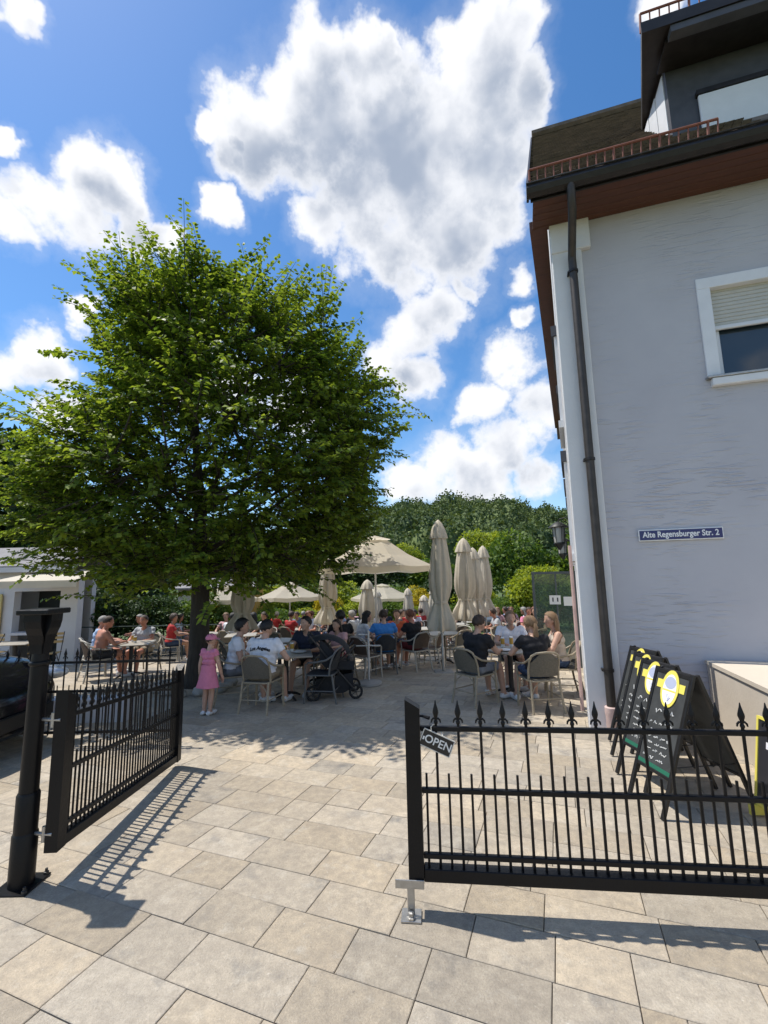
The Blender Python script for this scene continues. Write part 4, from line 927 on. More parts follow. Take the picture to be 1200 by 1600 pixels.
closed_parasol(2.25, 13.2, 3.36, 'closed beige parasol second from the left in the row of four', 1.0, .27, 20, seed=2, lean=1)
closed_parasol(2.98, 14.9, 3.30, 'closed beige parasol third in the row, touching the rightmost one', 1.05, .24, 40, seed=3, lean=-1)
closed_parasol(3.42, 15.7, 3.46, 'rightmost closed beige parasol of the row of four', 1.05, .25, 60, seed=4)
closed_parasol(-1.78, 14.0, 2.95, 'closed parasol with flared skirt left of the big open parasol', .95, .27, 10, seed=5)
closed_parasol(-3.35, 10.7, 2.46, 'low closed parasol between the tree trunk and the diners', .95, .25, 30, seed=6)
closed_parasol(-.62, 15.4, 2.35, 'slim closed grey beige parasol under the big open parasol', .55, .26, 50, seed=7)
for i, (x, y, h, lb) in enumerate(((-.42, 22.0, 2.25, 'far slim closed parasol under the far open parasol'), (1.10, 22.6, 2.35, 'far closed parasol right of the far open parasol'), (2.45, 23.5, 2.4, 'far closed parasol between the bushes, behind the tallest one'), (1.75, 21.0, 1.95, 'far closed pale parasol just left of the tallest one'))):
    closed_parasol(x, y, h, lb, .5, .25, 15*i, seed=10+i)
open_parasol(-.27, 12.4, 3.36, 1.62, 'large open cream parasol with ribs behind the blue shirted diner', 2.50, 22.5)
open_parasol(-.2, 25.5, 2.75, 1.75, 'far open cream parasol below the large one', 2.0, 10)
open_parasol(-4.0, 19.0, 2.55, 1.35, 'open cream parasol left of the flared closed parasol', 1.95, 30)
open_parasol(-6.4, 18.2, 2.45, 1.3, 'open cream parasol half hidden behind the tree trunk', 1.9, 0)

# parasol stand with a round stone foot beside the stroller
e = empty('parasol_stand', (-.35, 8.9, gz(8.9)), 0, 'bare white stand with round stone foot right of the stroller', 'parasol stand')
MB().lathe([(.235, 0), (.25, .02), (.24, .055), (.13, .085), (.04, .095)], 28).build('base', M['stone_base'], e, smooth=True)
MB().lathe([(.02, .09), (.02, 1.0)], 10).build('upright', M['pole_white'], e, smooth=True)
MB().tube([(-.24, 0, .72), (.22, 0, .72)], .013, 8).build('cross_bar', M['pole_white'], e, smooth=True); MB().tube([(-.20, 0, .93), (.02, 0, .93)], .013, 8).build('cross_bar', M['pole_white'], e, smooth=True)

# ------------------------------------------------------------------ stroller
M['stroller_cloth'] = mat('stroller_cloth', (.010, .011, .013), .8, c2=(.02, .021, .024), vscale=30, bump=.3, bscale=200); M['stroller_brown'] = mat('stroller_brown', (.07, .055, .045), .7)
e = empty('stroller', (-.92, 8.0, gz(8.0)), R_(8), 'black baby stroller with hood and basket beside the dining group', 'stroller')
for sx, sy, r in ((-.34, -.27, .13), (-.34, .27, .13), (.36, -.24, .12), (.36, .24, .12)):
    T = Matrix.Translation((sx, sy, r)) @ Matrix.Rotation(R_(90), 4, 'X')
    w_ = MB(); w_.tube([T @ Vector(((r-.02)*math.cos(t*math.pi/10), (r-.02)*math.sin(t*math.pi/10), 0)) for t in range(20)], .02, 7, close=True); w_ = w_.build('wheel', M['tyre'], e, smooth=True)
    mb = MB()
    for k in range(5): a = k*1.2566; mb.tube([T @ Vector((0, 0, 0)), T @ Vector(((r-.025)*math.cos(a), (r-.025)*math.sin(a), 0))], .007, 5)
    mb.tube([T @ Vector((0, 0, -.03)), T @ Vector((0, 0, .03))], .018, 8); mb.build('spokes', M['dark_metal'], w_)
for s in (-.25, .25):
    MB().tube([(-.33, s, .13), (-.05, s, .52), (.30, s, .80), (.36, s, .88)], .014, 7).build('side_tube', M['dark_metal'], e, smooth=True)
    MB().tube([(.36, s, .13), (.05, s, .48), (-.30, s, .92), (-.40, s, 1.04)], .014, 7).build('push_tube', M['dark_metal'], e, smooth=True)
MB().tube([(-.40, -.25, 1.04), (-.43, -.2, 1.06), (-.43, .2, 1.06), (-.40, .25, 1.04)], .018, 7).build('handle', M['stroller_cloth'], e, smooth=True)
mb = MB(); sec = [(-.30, .24, .12, .34), (-.1, .25, .10, .38), (.15, .25, .10, .40), (.32, .22, .16, .42)]; vs = []; fs = []
for x, w_, zb, zt in sec: vs += [(x, -w_, zt), (x, -w_*.85, zb), (x, w_*.85, zb), (x, w_, zt)]
for i in range(3): a = 4*i; fs += [(a, a+1, a+5, a+4), (a+1, a+2, a+6, a+5), (a+2, a+3, a+7, a+6)]
fs += [(0, 3, 2, 1), (12, 13, 14, 15)]; mb.add(vs, fs).build('basket', M['stroller_cloth'], e, smooth=50)
mb = MB(); sec = [(-.24, .20, .98, .62), (-.15, .22, .92, .52), (.1, .22, .62, .48), (.34, .2, .60, .46)]; vs = []; fs = []
for x, w_, zt, zb in sec: vs += [(x, -w_, zt), (x, -w_, zb), (x, w_, zb), (x, w_, zt)]
for i in range(3): a = 4*i; fs += [(a, a+1, a+5, a+4), (a+1, a+2, a+6, a+5), (a+2, a+3, a+7, a+6), (a+3, a, a+4, a+7)]
fs += [(0, 3, 2, 1), (12, 13, 14, 15)]; mb.add(vs, fs).build('seat_unit', M['stroller_cloth'], e, smooth=50)
mb = MB(); vs = []; fs = []; n, m = 9, 7
for i in range(n):
    a = R_(8+i*15)
    for j in range(m):
        u = -1+2*j/(m-1); rad = .46*(1-.18*abs(u)**3); vs.append((-.16+rad*math.cos(a)*1.0, .25*u*(1-.05*math.sin(a)), .68+rad*.78*math.sin(a)))
for i in range(n-1):
    for j in range(m-1): q = i*m+j; fs.append((q, q+1, q+m+1, q+m))
mb.add(vs, fs).build('hood', M['stroller_cloth'], e, smooth=60)
MB().box(.24, .34, -.2, .2, .46, .66, bev=.03).build('footmuff', M['stroller_brown'], e)

# ------------------------------------------------------------------ people
def cmat(name, c, rough=.85): return mat(name, c, rough, var=.10, vscale=9, bump=.25, bscale=25, bdist=.02)
SK = {'fair': mat('skin_fair', (.50, .30, .215), .5, var=.06, vscale=20), 'tan': mat('skin_tan', (.42, .225, .145), .5, var=.06, vscale=20), 'red': mat('skin_sunburnt', (.48, .215, .14), .5, var=.08, vscale=12)}
HAIR = {'black': mat('hair_black', (.008, .007, .007), .55, bump=.6, bscale=90, stretch=(4, 4, 1)), 'brown': mat('hair_brown', (.04, .022, .013), .55, var=.3, vscale=40, bump=.6, bscale=90, stretch=(4, 4, 1)),
        'blond': mat('hair_blond', (.20, .12, .06), .55, var=.3, vscale=40, bump=.6, bscale=90, stretch=(4, 4, 1)), 'grey': mat('hair_grey', (.25, .24, .23), .6, var=.2, vscale=40, bump=.6, bscale=90), 'red': mat('hair_auburn', (.14, .05, .025), .55, var=.3, vscale=40, bump=.6, bscale=90)}
EYE = mat('eye', (.02, .015, .012), .2); LIP = mat('lip', (.33, .12, .10), .5)
CLOTH = {k: cmat('cloth_'+k, v) for k, v in {'white': (.68, .69, .73), 'black': (.010, .010, .013), 'navy': (.012, .016, .035), 'pink': (.62, .20, .30), 'blue': (.045, .22, .58), 'lightblue': (.35, .47, .68), 'grey': (.17, .19, .225), 'khaki': (.24, .20, .145),
         'denim': (.035, .06, .12), 'red': (.42, .03, .03), 'beige': (.52, .44, .36), 'charcoal': (.035, .036, .04), 'orange': (.55, .12, .05), 'steel': (.13, .17, .23), 'maroon': (.16, .02, .025), 'teal': (.10, .16, .16), 'palegrey': (.42, .43, .45), 'rose': (.55, .32, .33)}.items()}
SHOE = {'white': mat('shoe_white', (.65, .65, .65), .6), 'black': mat('shoe_black', (.015, .015, .015), .6)}
def capsule(mb, p0, p1, r0, r1, n=10, k=3):
    p0, p1 = Vector(p0), Vector(p1); d = (p1-p0); 
    if d.length < 1e-5: d = Vector((0, 0, 1e-4))
    dn = d.normalized(); pts = []; rs = []
    for i in range(k, 0, -1): a = math.pi/2*i/k*.97; pts.append(p0-dn*r0*math.sin(a)); rs.append(r0*math.cos(a))
    pts.append(p0); rs.append(r0); pts.append(p1); rs.append(r1)
    for i in range(1, k+1): a = math.pi/2*i/k*.97; pts.append(p1+dn*r1*math.sin(a)); rs.append(r1*math.cos(a))
    mb.tube(pts, rs, n)
def ik(a, b, l1, l2, pole):
    a, b, pole = Vector(a), Vector(b), Vector(pole); d = b-a; L = d.length
    if L > (l1+l2)*.995: b = a+d*((l1+l2)*.995/L); d = b-a; L = d.length
    x = (l1*l1-l2*l2+L*L)/(2*L); h = math.sqrt(max(l1*l1-x*x, 0)); dn = d/L; p = pole-dn*pole.dot(dn); p.normalize(); return a+dn*x+p*h, b
def person(label, x, y, rz, pose='sit', shirt='white', lower='khaki', skin='fair', hair='brown', hairstyle='short', lean=8, head_yaw=0, head_pitch=0, hands=None, scale=1.0, voxel=.016, shoes='white', sleeve=.55, legcut=.72, build=1.0, seat=.455, knee_spread=.13, feet_y=.46, group='guests on the terrace', hat=None, dress=False, dz=0.0, fingers=None):
    prims = []      # (region, p0, p1, r0, r1)   all as capsules
    B = build; near = voxel < .02
    if fingers is None: fingers = near
    ln = R_(lean)
    if pose == 'sit':
        hz = seat+.095; hip = Vector((0, -.05, hz)); fy = feet_y
    else: hz = .86; hip = Vector((0, 0, hz))
    def T(up, fwd=0.0, sx=0.0):   # a point up the leaning torso
        return hip+Vector((sx, math.sin(ln)*up+math.cos(ln)*fwd, math.cos(ln)*up-math.sin(ln)*fwd))
    # trunk
    prims += [('hip', hip+Vector((-.075*B, -.01, .0)), hip+Vector((.075*B, -.01, .0)), .115*B, .115*B), ('torso', T(.10, .015*B, -.055*B), T(.10, .015*B, .055*B), .118*B, .118*B), ('torso', T(.22, .02*(B-.6)*2, -.06*B), T(.22, .02*(B-.6)*2, .06*B), .115*B, .115*B),
              ('torso', T(.34, .0, -.085*B), T(.34, .0, .085*B), .108*B, .108*B), ('torso', T(.42, -.015, -.13), T(.42, -.015, .13), .07*B, .07*B), ('neck', T(.44, -.01), T(.565, .02), .062, .052)]
    sh = [T(.445, -.01, -.185*min(B, 1.12)), T(.445, -.01, .185*min(B, 1.12))]
    hy, hp = R_(head_yaw), R_(head_pitch); HC = T(.66, .035); HR = Matrix.Translation(HC) @ Matrix.Rotation(hy, 4, 'Z') @ Matrix.Rotation(hp, 4, 'X')
    prims += [('head', HR @ Vector((0, -.018, .02)), HR @ Vector((0, .008, .02)), .093, .09), ('head', HR @ Vector((0, .03, -.045)), HR @ Vector((0, .045, -.075)), .062, .042), ('head', HR @ Vector((0, .02, .055)), HR @ Vector((0, -.02, .055)), .078, .082)]
    if near: prims += [('head', HR @ Vector((0, .088, .01)), HR @ Vector((0, .108, -.022)), .012, .016), ('head', HR @ Vector((-.088, -.01, .012)), HR @ Vector((-.09, -.015, -.018)), .017, .014), ('head', HR @ Vector((.088, -.01, .012)), HR @ Vector((.09, -.015, -.018)), .017, .014)]
    # legs
    for s in (-1, 1):
        h0 = hip+Vector((s*.085*B, 0, -.01))
        if pose == 'sit':
            kn = Vector((s*knee_spread, .40, seat+.065)); an = Vector((s*(knee_spread+.02), fy, .085)); toe = an+Vector((s*.03, .16, -.045))
        else: kn = Vector((s*.075, .03, .46)); an = Vector((s*.075, -.01, .085)); toe = an+Vector((s*.015, .155, -.04))
        prims += [('thigh', h0, kn, .092*B, .062), ('calf', kn, kn+(an-kn)*.35, .06, .06), ('calf', kn+(an-kn)*.35, an, .06, .038), ('foot', an+Vector((0, -.035, -.035)), toe, .044, .036)]
    # arms
    fing = []
    for i, s in enumerate((-1, 1)):
        tgt = (hands or ((-.16, .36, .76), (.16, .36, .76)))[i]; tgt = Vector(tgt)
        el, wr = ik(sh[i], tgt, .29, .255, (s*.9, -.5, -.75))
        prims += [('uarm', sh[i], el, .058*min(B, 1.15), .044), ('farm', el, el+(wr-el)*.35, .045, .043), ('farm', el+(wr-el)*.35, wr, .043, .029)]
        d = (wr-el).normalized(); d = (d+Vector((0, .25, -.05 if pose == 'sit' else -.4))).normalized(); sd = d.cross(Vector((0, 0, 1))); 
        if sd.length < .1: sd = Vector((1, 0, 0))
        sd.normalize(); nz = sd.cross(d).normalized()
        palm = wr+d*.075; prims.append(('hand', wr+d*.02-sd*.014, palm-sd*.016, .027, .024)); prims.append(('hand', wr+d*.02+sd*.014, palm+sd*.016, .027, .024))
        if fingers:
            for q, (o_, l_) in enumerate(((-.03, .068), (-.010, .078), (.010, .074), (.029, .058))):
                b0 = palm+sd*o_; m_ = b0+d*l_*.55-nz*.012; t_ = m_+d*l_*.38-nz*.026; fing.append(((b0, m_), (m_, t_), .0088))
            tb = wr+d*.03+sd*(-s)*.03; tm = tb+d*.035+sd*(-s)*.022-nz*.008; fing.append(((tb, tm), (tm, tm+d*.028-nz*.008), .0098))
    # one skin over everything
    mb = MB()
    for _, a, b, r0, r1 in prims: capsule(mb, a, b, r0, r1, 12 if near else 8, 4 if near else 2)
    tmp = obj('tmp', mb.mesh('tmp', []))
    rm = tmp.modifiers.new('r', 'REMESH'); rm.mode = 'VOXEL'; rm.voxel_size = voxel; sm = tmp.modifiers.new('s', 'SMOOTH'); sm.factor = .5; sm.iterations = 5 if near else 2
    dg = bpy.context.evaluated_depsgraph_get(); me = bpy.data.meshes.new_from_object(tmp.evaluated_get(dg)); bpy.data.objects.remove(tmp)
    nv = len(me.vertices); V = np.empty(nv*3, np.float32); me.vertices.foreach_get('co', V); V = V.reshape(-1, 3); Nn = np.empty(nv*3, np.float32); me.vertices.foreach_get('normal', Nn); Nn = Nn.reshape(-1, 3)
    faces = [tuple(p.vertices) for p in me.polygons]
    # region of every vertex = the nearest limb
    best = np.full(nv, 1e9); reg = np.zeros(nv, int); tt = np.zeros(nv); names = ['hip', 'torso', 'neck', 'head', 'thigh', 'calf', 'foot', 'uarm', 'farm', 'hand']
    for nm, a, b, r0, r1 in prims:
        a = np.array(a); b = np.array(b); ab = b-a; t = np.clip(((V-a) @ ab)/(ab @ ab+1e-12), 0, 1); d = np.linalg.norm(V-(a+t[:, None]*ab), axis=1)-(r0+(r1-r0)*t); m = d < best; best[m] = d[m]; reg[m] = names.index(nm); tt[m] = t[m]
    I = {n: i for i, n in enumerate(names)}
    e = empty('person', (x, y, gz(y)+dz), R_(rz), label, 'person', group); e.scale = (scale,)*3
    bm = MB(); bm.v = [tuple(v) for v in V]; bm.f = list(faces); bm.m = [0]*len(faces)
    for f_ in fing:
        for a, b in f_[:2]: capsule(bm, a, b, f_[2], f_[2]*.88, 6, 2)
    if near:
        for s in (-1, 1):
            c = HR @ Vector((s*.034, .078, .014)); bm.ell(c, (.013, .009, .008), 1, nu=8, nv=6); c2 = HR @ Vector((s*.036, .084, .034)); bm.ell(c2, (.018, .006, .004), 3, nu=8, nv=4)
        bm.ell(HR @ Vector((0, .083, -.055)), (.024, .010, .006), 2, nu=8, nv=5)
    bm.build('body', [SK[skin], EYE, LIP, HAIR[hair if hair in HAIR else 'brown']], e, smooth=80)
    bpy.data.meshes.remove(me)
    rsn = np.random.RandomState(int(abs(x*131+y*17)) % 1000)
    def garment(nm, mask, off, m, flare=None):
        keep = [f for f in faces if all(mask[i] for i in f)]
        if not keep: return
        used = sorted({i for f in keep for i in f}); mp = {i: k for k, i in enumerate(used)}; P = V[used]
        wr_ = .006*np.sin(P[:, 2]*55+P[:, 0]*31)*np.sin(P[:, 0]*43-P[:, 2]*17+x)+.004*np.sin(P[:, 1]*70+P[:, 2]*29)
        Q = P+Nn[used]*(off+wr_*(1.0 if near else .3))[:, None] if isinstance(off, np.ndarray) else P+Nn[used]*(off+wr_*(1 if near else .3))[:, None]
        if flare is not None: Q = flare(Q)
        g = MB(); g.v = [tuple(v) for v in Q]; g.f = [tuple(mp[i] for i in f) for f in keep]; g.m = [0]*len(keep); return g.build(nm, m, e, smooth=80)
    chest_z = T(.40).z
    if shirt:
        mk = (reg == I['torso']) | ((reg == I['uarm']) & (tt < sleeve)) | ((reg == I['hip']) & (V[:, 2] > hip.z+.01)) | ((reg == I['neck']) & (tt < .10))
        if sleeve < 0: mk &= ~((V[:, 2] > chest_z+.03) & (np.abs(V[:, 0]) > .09) & (np.abs(V[:, 0]) < .14))
        garment('shirt', mk, .014, CLOTH[shirt])
    if lower and not dress:
        mk = (reg == I['hip']) | ((reg == I['thigh']) & (tt < legcut)) | ((reg == I['torso']) & (V[:, 2] < hip.z+.09))
        if legcut >= 1: mk |= (reg == I['calf'])
        garment('shorts' if legcut < 1 else 'trousers', mk, .012, CLOTH[lower])
    for s_ in (-1, 1): garment('shoe', (reg == I['foot']) & (V[:, 2] < .10) & (V[:, 0]*s_ > 0), .008, SHOE[shoes])
    if dress:
        g = MB(); n = 26; prof = [(.150, 1.03, .0), (.162, .97, 0), (.168, .89, 0), (.19, .80, .25), (.215, .69, .6), (.245, .57, 1.0)]; vs = []; fs = []
        for r, z, k in prof:
            for i in range(n): a = 2*math.pi*i/n; q = r*(1+.07*k*math.sin(5*a+1)); vs.append((q*math.cos(a), q*.82*math.sin(a), z))
        for j in range(len(prof)-1):
            for i in range(n): fs.append((j*n+i, (j+1)*n+i, (j+1)*n+(i+1) % n, j*n+(i+1) % n))
        g.add(vs, fs).build('skirt', CLOTH[lower], e, smooth=80)
    # hair
    if hairstyle != 'bald':
        g = MB(); nu, nv_ = 30, 20; vs = []; ok = []; rh = random.Random(int(abs(x*77+y*13)))
        thick = {'short': 1.09, 'long': 1.12, 'pony': 1.09, 'bushy': 1.20, 'buzz': 1.03}[hairstyle]
        for j in range(nv_+1):
            ph = math.pi*j/nv_
            for k in range(nu):
                th = 2*math.pi*k/nu; d = Vector((math.sin(ph)*math.cos(th), math.sin(ph)*math.sin(th), math.cos(ph)))
                w = thick+(.08 if hairstyle != 'buzz' else .01)*math.sin(th*9+ph*5)*math.sin(ph*11+th*2)+rh.uniform(-.03, .03)
                if d.z < -.1: w *= 1-.25*(-d.z-.1)
                vs.append(HR @ Vector((d.x*.094*w, -.006+d.y*.108*w, .032+d.z*.108*w)))
                low = -.72 if hairstyle in ('short', 'buzz') else -.85
                ok.append(not (d.y > .22 and d.z < .42+(.12 if d.y > .6 else -.12)) and not (d.y > -.12 and d.z < -.05-(.25 if d.y < .1 else 0)) and d.z > low)
        fs = [(j*nu+k, (j+1)*nu+k, (j+1)*nu+(k+1) % nu, j*nu+(k+1) % nu) for j in range(nv_) for k in range(nu)]
        fs = [f for f in fs if sum(ok[i] for i in f) >= 3]; g.add(vs, fs)
        if hairstyle == 'long':
            for i in range(15):
                a = R_(200+i*140/14); p0 = HR @ Vector((.088*math.cos(a), .095*math.sin(a)-.005, .03)); L = rh.uniform(.24, .34); p1 = p0+Vector((math.cos(a)*.03, -.015, -L*.45)); g.tube([p0, (p0+p1)/2+Vector((0, -.006, 0)), p1, p1+Vector((rh.uniform(-.01, .01), -.02, -L*.55))], [.024, .027, .024, .006], 6)
        if hairstyle == 'pony':
            p0 = HR @ Vector((0, -.115, .03))
            for i in range(7): g.tube([p0, p0+Vector((rh.uniform(-.02, .02), -.04, -.05)), p0+Vector((rh.uniform(-.035, .035), -.035, -.17)), p0+Vector((rh.uniform(-.04, .04), -.02, -.30))], [.02, .022, .02, .005], 6)
        g.build('hair', HAIR[hair], e, smooth=80)
    if hat:
        g = MB(); vs = []; fs = []; nu, nv_ = 24, 7
        for j in range(nv_+1):
            ph = R_(8+j*13)
            for k in range(nu): th = 2*math.pi*k/nu; vs.append(HR @ Vector((.108*math.sin(ph)*math.cos(th), -.005+.122*math.sin(ph)*math.sin(th), .045+.105*math.cos(ph))))
        fs = [(j*nu+k, (j+1)*nu+k, (j+1)*nu+(k+1) % nu, j*nu+(k+1) % nu) for j in range(nv_) for k in range(nu)]; fs.append(tuple(range(nu)))
        c = g.add(vs, fs).build('cap', CLOTH[hat], e, smooth=80)
        g = MB(); vs = []; n = 9
        for i in range(n): a = R_(25+130*i/(n-1)); vs += [HR @ Vector((.10*math.cos(a), .10*math.sin(a), .05)), HR @ Vector((.115*math.cos(a), .11*math.sin(a)+.085*math.sin(a), .03)), HR @ Vector((.10*math.cos(a), .10*math.sin(a), .043)), HR @ Vector((.115*math.cos(a), .11*math.sin(a)+.085*math.sin(a), .023))]
        fs = [(4*i, 4*i+1, 4*i+5, 4*i+4) for i in range(n-1)]+[(4*i+2, 4*i+6, 4*i+7, 4*i+3) for i in range(n-1)]; g.add(vs, fs).build('cap_brim', CLOTH[hat], c)
    return e

# ---- the group at the left table
table(-1.72, 7.92, .43, 'table of the group with the white lettered shirt, beside the stroller', True)
person('toddler in pink dress and pink cap standing with back to the camera', -2.68, 6.98, -18, pose='stand', shirt='pink', lower='pink', dress=True, hat='pink', hair='brown', hairstyle='short', skin='fair', lean=2, head_yaw=-35, hands=((-.24, .02, .70), (.26, .14, .72)), scale=.70, voxel=.014, sleeve=.35, build=.82, group='guests at the left table')
person('man in plain white t-shirt and grey shorts sitting side-on behind the toddler', -2.52, 7.72, -72, shirt='white', lower='grey', hair='black', hairstyle='bushy', lean=10, head_yaw=-5, hands=((-.06, .24, .70), (.10, .27, .69)), build=1.12, group='guests at the left table')
la = person('man in white t-shirt with black gothic lettering across his back', -1.93, 7.25, -14, shirt='white', lower='khaki', hair='black', hairstyle='short', lean=10, head_yaw=-22, hands=((-.20, .34, .75), (.26, .30, .72)), build=1.16, scale=1.0, legcut=.82, group='guests at the left table')
person('man in black t-shirt facing the camera at the lettered shirt man’s table'.replace('’', "'"), -1.46, 8.62, 168, shirt='navy', lower='charcoal', hair='black', hairstyle='short', lean=14, head_yaw=-28, hands=((-.16, .38, .74), (.12, .40, .74)), build=1.02, group='guests at the left table')
chair('tan', -1.93, 7.20, -14, 'chair of the man in the lettered white shirt'); chair('tan', -2.56, 7.72, -72, 'chair under the man in plain white t-shirt and grey shorts')
chair('tan', -1.45, 8.68, 168, 'chair under the man in black facing the camera'); chair('grey', -1.06, 7.72, 82, 'empty grey chair in front of the stroller, back to the right')
# lettering on the shirt, laid on the curve of the back
def back_text(s, parent, z, size, ydist, curve, xoff=0.0):
    cu = bpy.data.curves.new('t', 'FONT'); cu.body = s; cu.size = size; cu.align_x = 'CENTER'; cu.align_y = 'CENTER'; cu.offset = .0028; cu.shear = .18; cu.resolution_u = 3; cu.extrude = 0
    t = bpy.data.objects.new('t', cu); col.objects.link(t); dg = bpy.context.evaluated_depsgraph_get(); me = bpy.data.meshes.new_from_object(t.evaluated_get(dg)); bpy.data.objects.remove(t)
    sh_ = [o for o in parent.children if o.name.startswith('shirt')][0]; P = np.array([v.co[:] for v in sh_.data.vertices])
    for v in me.vertices:
        x, zz = v.co.x+xoff, z+v.co.y-curve*(v.co.x)**2*1.2
        d = (P[:, 0]-x)**2+(P[:, 2]-zz)**2; d[P[:, 1] > -.02+0*P[:, 1]+.12] += 1; k = np.argsort(d)[:14]; v.co = (x, P[k, 1].min()-.006, zz)
    me.materials.clear(); me.materials.append(CLOTH['black']); return obj('shirt_lettering', me, sh_)
back_text('Los Angeles', la, .93, .070, 0, .9)
# ---- right hand table
table(2.08, 7.86, .40, 'round table of the four guests beside the house corner')
person('man in black t-shirt and grey shorts on the left of the round table', 1.42, 7.42, -52, shirt='black', lower='grey', hair='brown', hairstyle='short', lean=12, head_yaw=-6, hands=((-.10, .40, .77), (.14, .42, .76)), build=1.1, group='guests at the round table by the house', legcut=.85)
person('man in white polo shirt facing the camera across the round table', 2.34, 8.70, 172, shirt='white', lower='charcoal', hair='blond', hairstyle='short', lean=10, head_yaw=8, hands=((-.16, .38, .77), (.16, .38, .77)), build=1.05, group='guests at the round table by the house')
person('woman in black top with long fair ponytail, back to the camera', 2.24, 6.98, 6, shirt='black', lower='denim', hair='blond', hairstyle='pony', lean=14, head_yaw=12, hands=((-.20, .40, .78), (.16, .40, .77)), build=.98, sleeve=.5, group='guests at the round table by the house', legcut=.7)
person('woman in beige tank top with long brown hair, nearest the house wall', 2.86, 7.78, 82, shirt='beige', lower='denim', hair='blond', hairstyle='long', lean=8, head_yaw=6, hands=((-.14, .36, .76), (.14, .34, .76)), build=.92, sleeve=-1, group='guests at the round table by the house', legcut=.6)
chair('tan', 1.38, 7.39, -52, 'chair under the man in black t-shirt at the round table'); chair('tan', 2.24, 6.92, 6, 'chair under the woman with the fair ponytail, seen from behind')
chair('tan', 2.35, 8.76, 172, 'chair under the man in white polo shirt'); chair('tan', 2.92, 7.79, 82, 'chair under the woman in beige tank top')
# ---- middle
table(.10, 10.95, .42, 'table in front of the man in bright blue', True)
person('man in bright blue t-shirt and blue shorts, back to the camera', -.05, 10.2, 8, shirt='blue', lower='blue', hair='brown', hairstyle='short', lean=10, head_yaw=-10, hands=((-.30, .30, .74), (.20, .36, .75)), build=1.08, voxel=.018)
person('auburn haired person in black sitting right of the blue shirted man', .62, 10.55, 38, shirt='black', lower='maroon', hair='red', hairstyle='short', lean=12, head_yaw=14, hands=((-.16, .36, .75), (.16, .36, .75)), voxel=.018, skin='red')
person('dark haired woman in white left of the blue shirted man', -.60, 10.75, -68, shirt='white', lower='maroon', hair='black', hairstyle='long', lean=16, head_yaw=0, voxel=.018, hands=((-.10, .38, .75), (.12, .38, .75)))
person('person in orange red shirt facing the camera behind the blue shirted man', .28, 12.0, 176, shirt='orange', lower='denim', hair='brown', hairstyle='short', voxel=.022)
chair('grey', -.05, 10.14, 8, 'dark chair under the man in bright blue'); chair('pale', .66, 10.50, 38, 'chair under the auburn haired person in black'); chair('tan', -.66, 10.74, -68, 'chair under the dark haired woman in white'); chair('tan', .28, 12.07, 176, 'chair under the person in orange red')
for i, (x, y, rz, k, lb) in enumerate(((1.05, 10.95, 70, 'pale', 'empty chair left of the tallest closed parasol'), (1.75, 11.2, 30, 'tan', 'empty chair right behind the tallest closed parasol'), (1.95, 12.1, 150, 'pale', 'empty chair facing the camera behind the tallest parasol'), (.95, 12.4, -60, 'tan', 'empty chair between the open and the tallest parasol'), (2.9, 11.4, 200, 'tan', 'empty chair behind the round table, near the closed parasols'), (-.45, 9.55, -40, 'pale', 'empty pale chair behind the parasol stand'), (-1.9, 10.0, 20, 'pale', 'empty chair behind the black shirted man'), (-3.05, 9.3, -60, 'tan', 'empty chair beside the tree trunk'), (-2.7, 10.4, 160, 'tan', 'empty chair in front of the low closed parasol'))):
    chair(k, x, y, rz, lb)
table(1.45, 11.75, .42, 'empty table behind the tallest closed parasol', True); table(-2.35, 10.15, .40, 'round table behind the white shirted men')
person('child in pink behind the stroller', -.98, 9.35, 150, shirt='rose', lower='maroon', hair='brown', hairstyle='long', scale=.86, voxel=.018, dz=.05); chair('tan', -.96, 9.42, 150, 'chair under the child in pink behind the stroller')
person('person with big black hair in black just above the stroller', -1.02, 10.3, 12, shirt='black', lower='black', hair='black', hairstyle='bushy', voxel=.018, build=1.05); chair('grey', -1.02, 10.25, 12, 'chair under the person with big black hair')
# ---- left table beyond the gate
table(-5.72, 10.35, .42, 'table of the shirtless man', True)
person('shirtless man with sunburnt back and dark shorts', -6.18, 9.98, -42, shirt=None, lower='charcoal', hair='brown', hairstyle='buzz', skin='red', lean=12, head_yaw=-8, hands=((-.12, .36, .76), (.14, .38, .76)), voxel=.018, build=1.06)
person('man in light blue shirt sitting left of the shirtless man', -6.72, 10.75, -58, shirt='lightblue', lower='grey', hair='grey', hairstyle='buzz', skin='red', voxel=.018)
person('bald man in pale grey shirt facing the camera by the shirtless man', -5.85, 11.15, 172, shirt='palegrey', lower='khaki', hair='brown', hairstyle='buzz', skin='red', voxel=.018)
chair('pale', -6.22, 9.93, -42, 'chair under the shirtless man'); chair('pale', -6.78, 10.73, -58, 'chair under the man in light blue'); chair('tan', -5.85, 11.22, 172, 'chair under the bald man in pale grey')
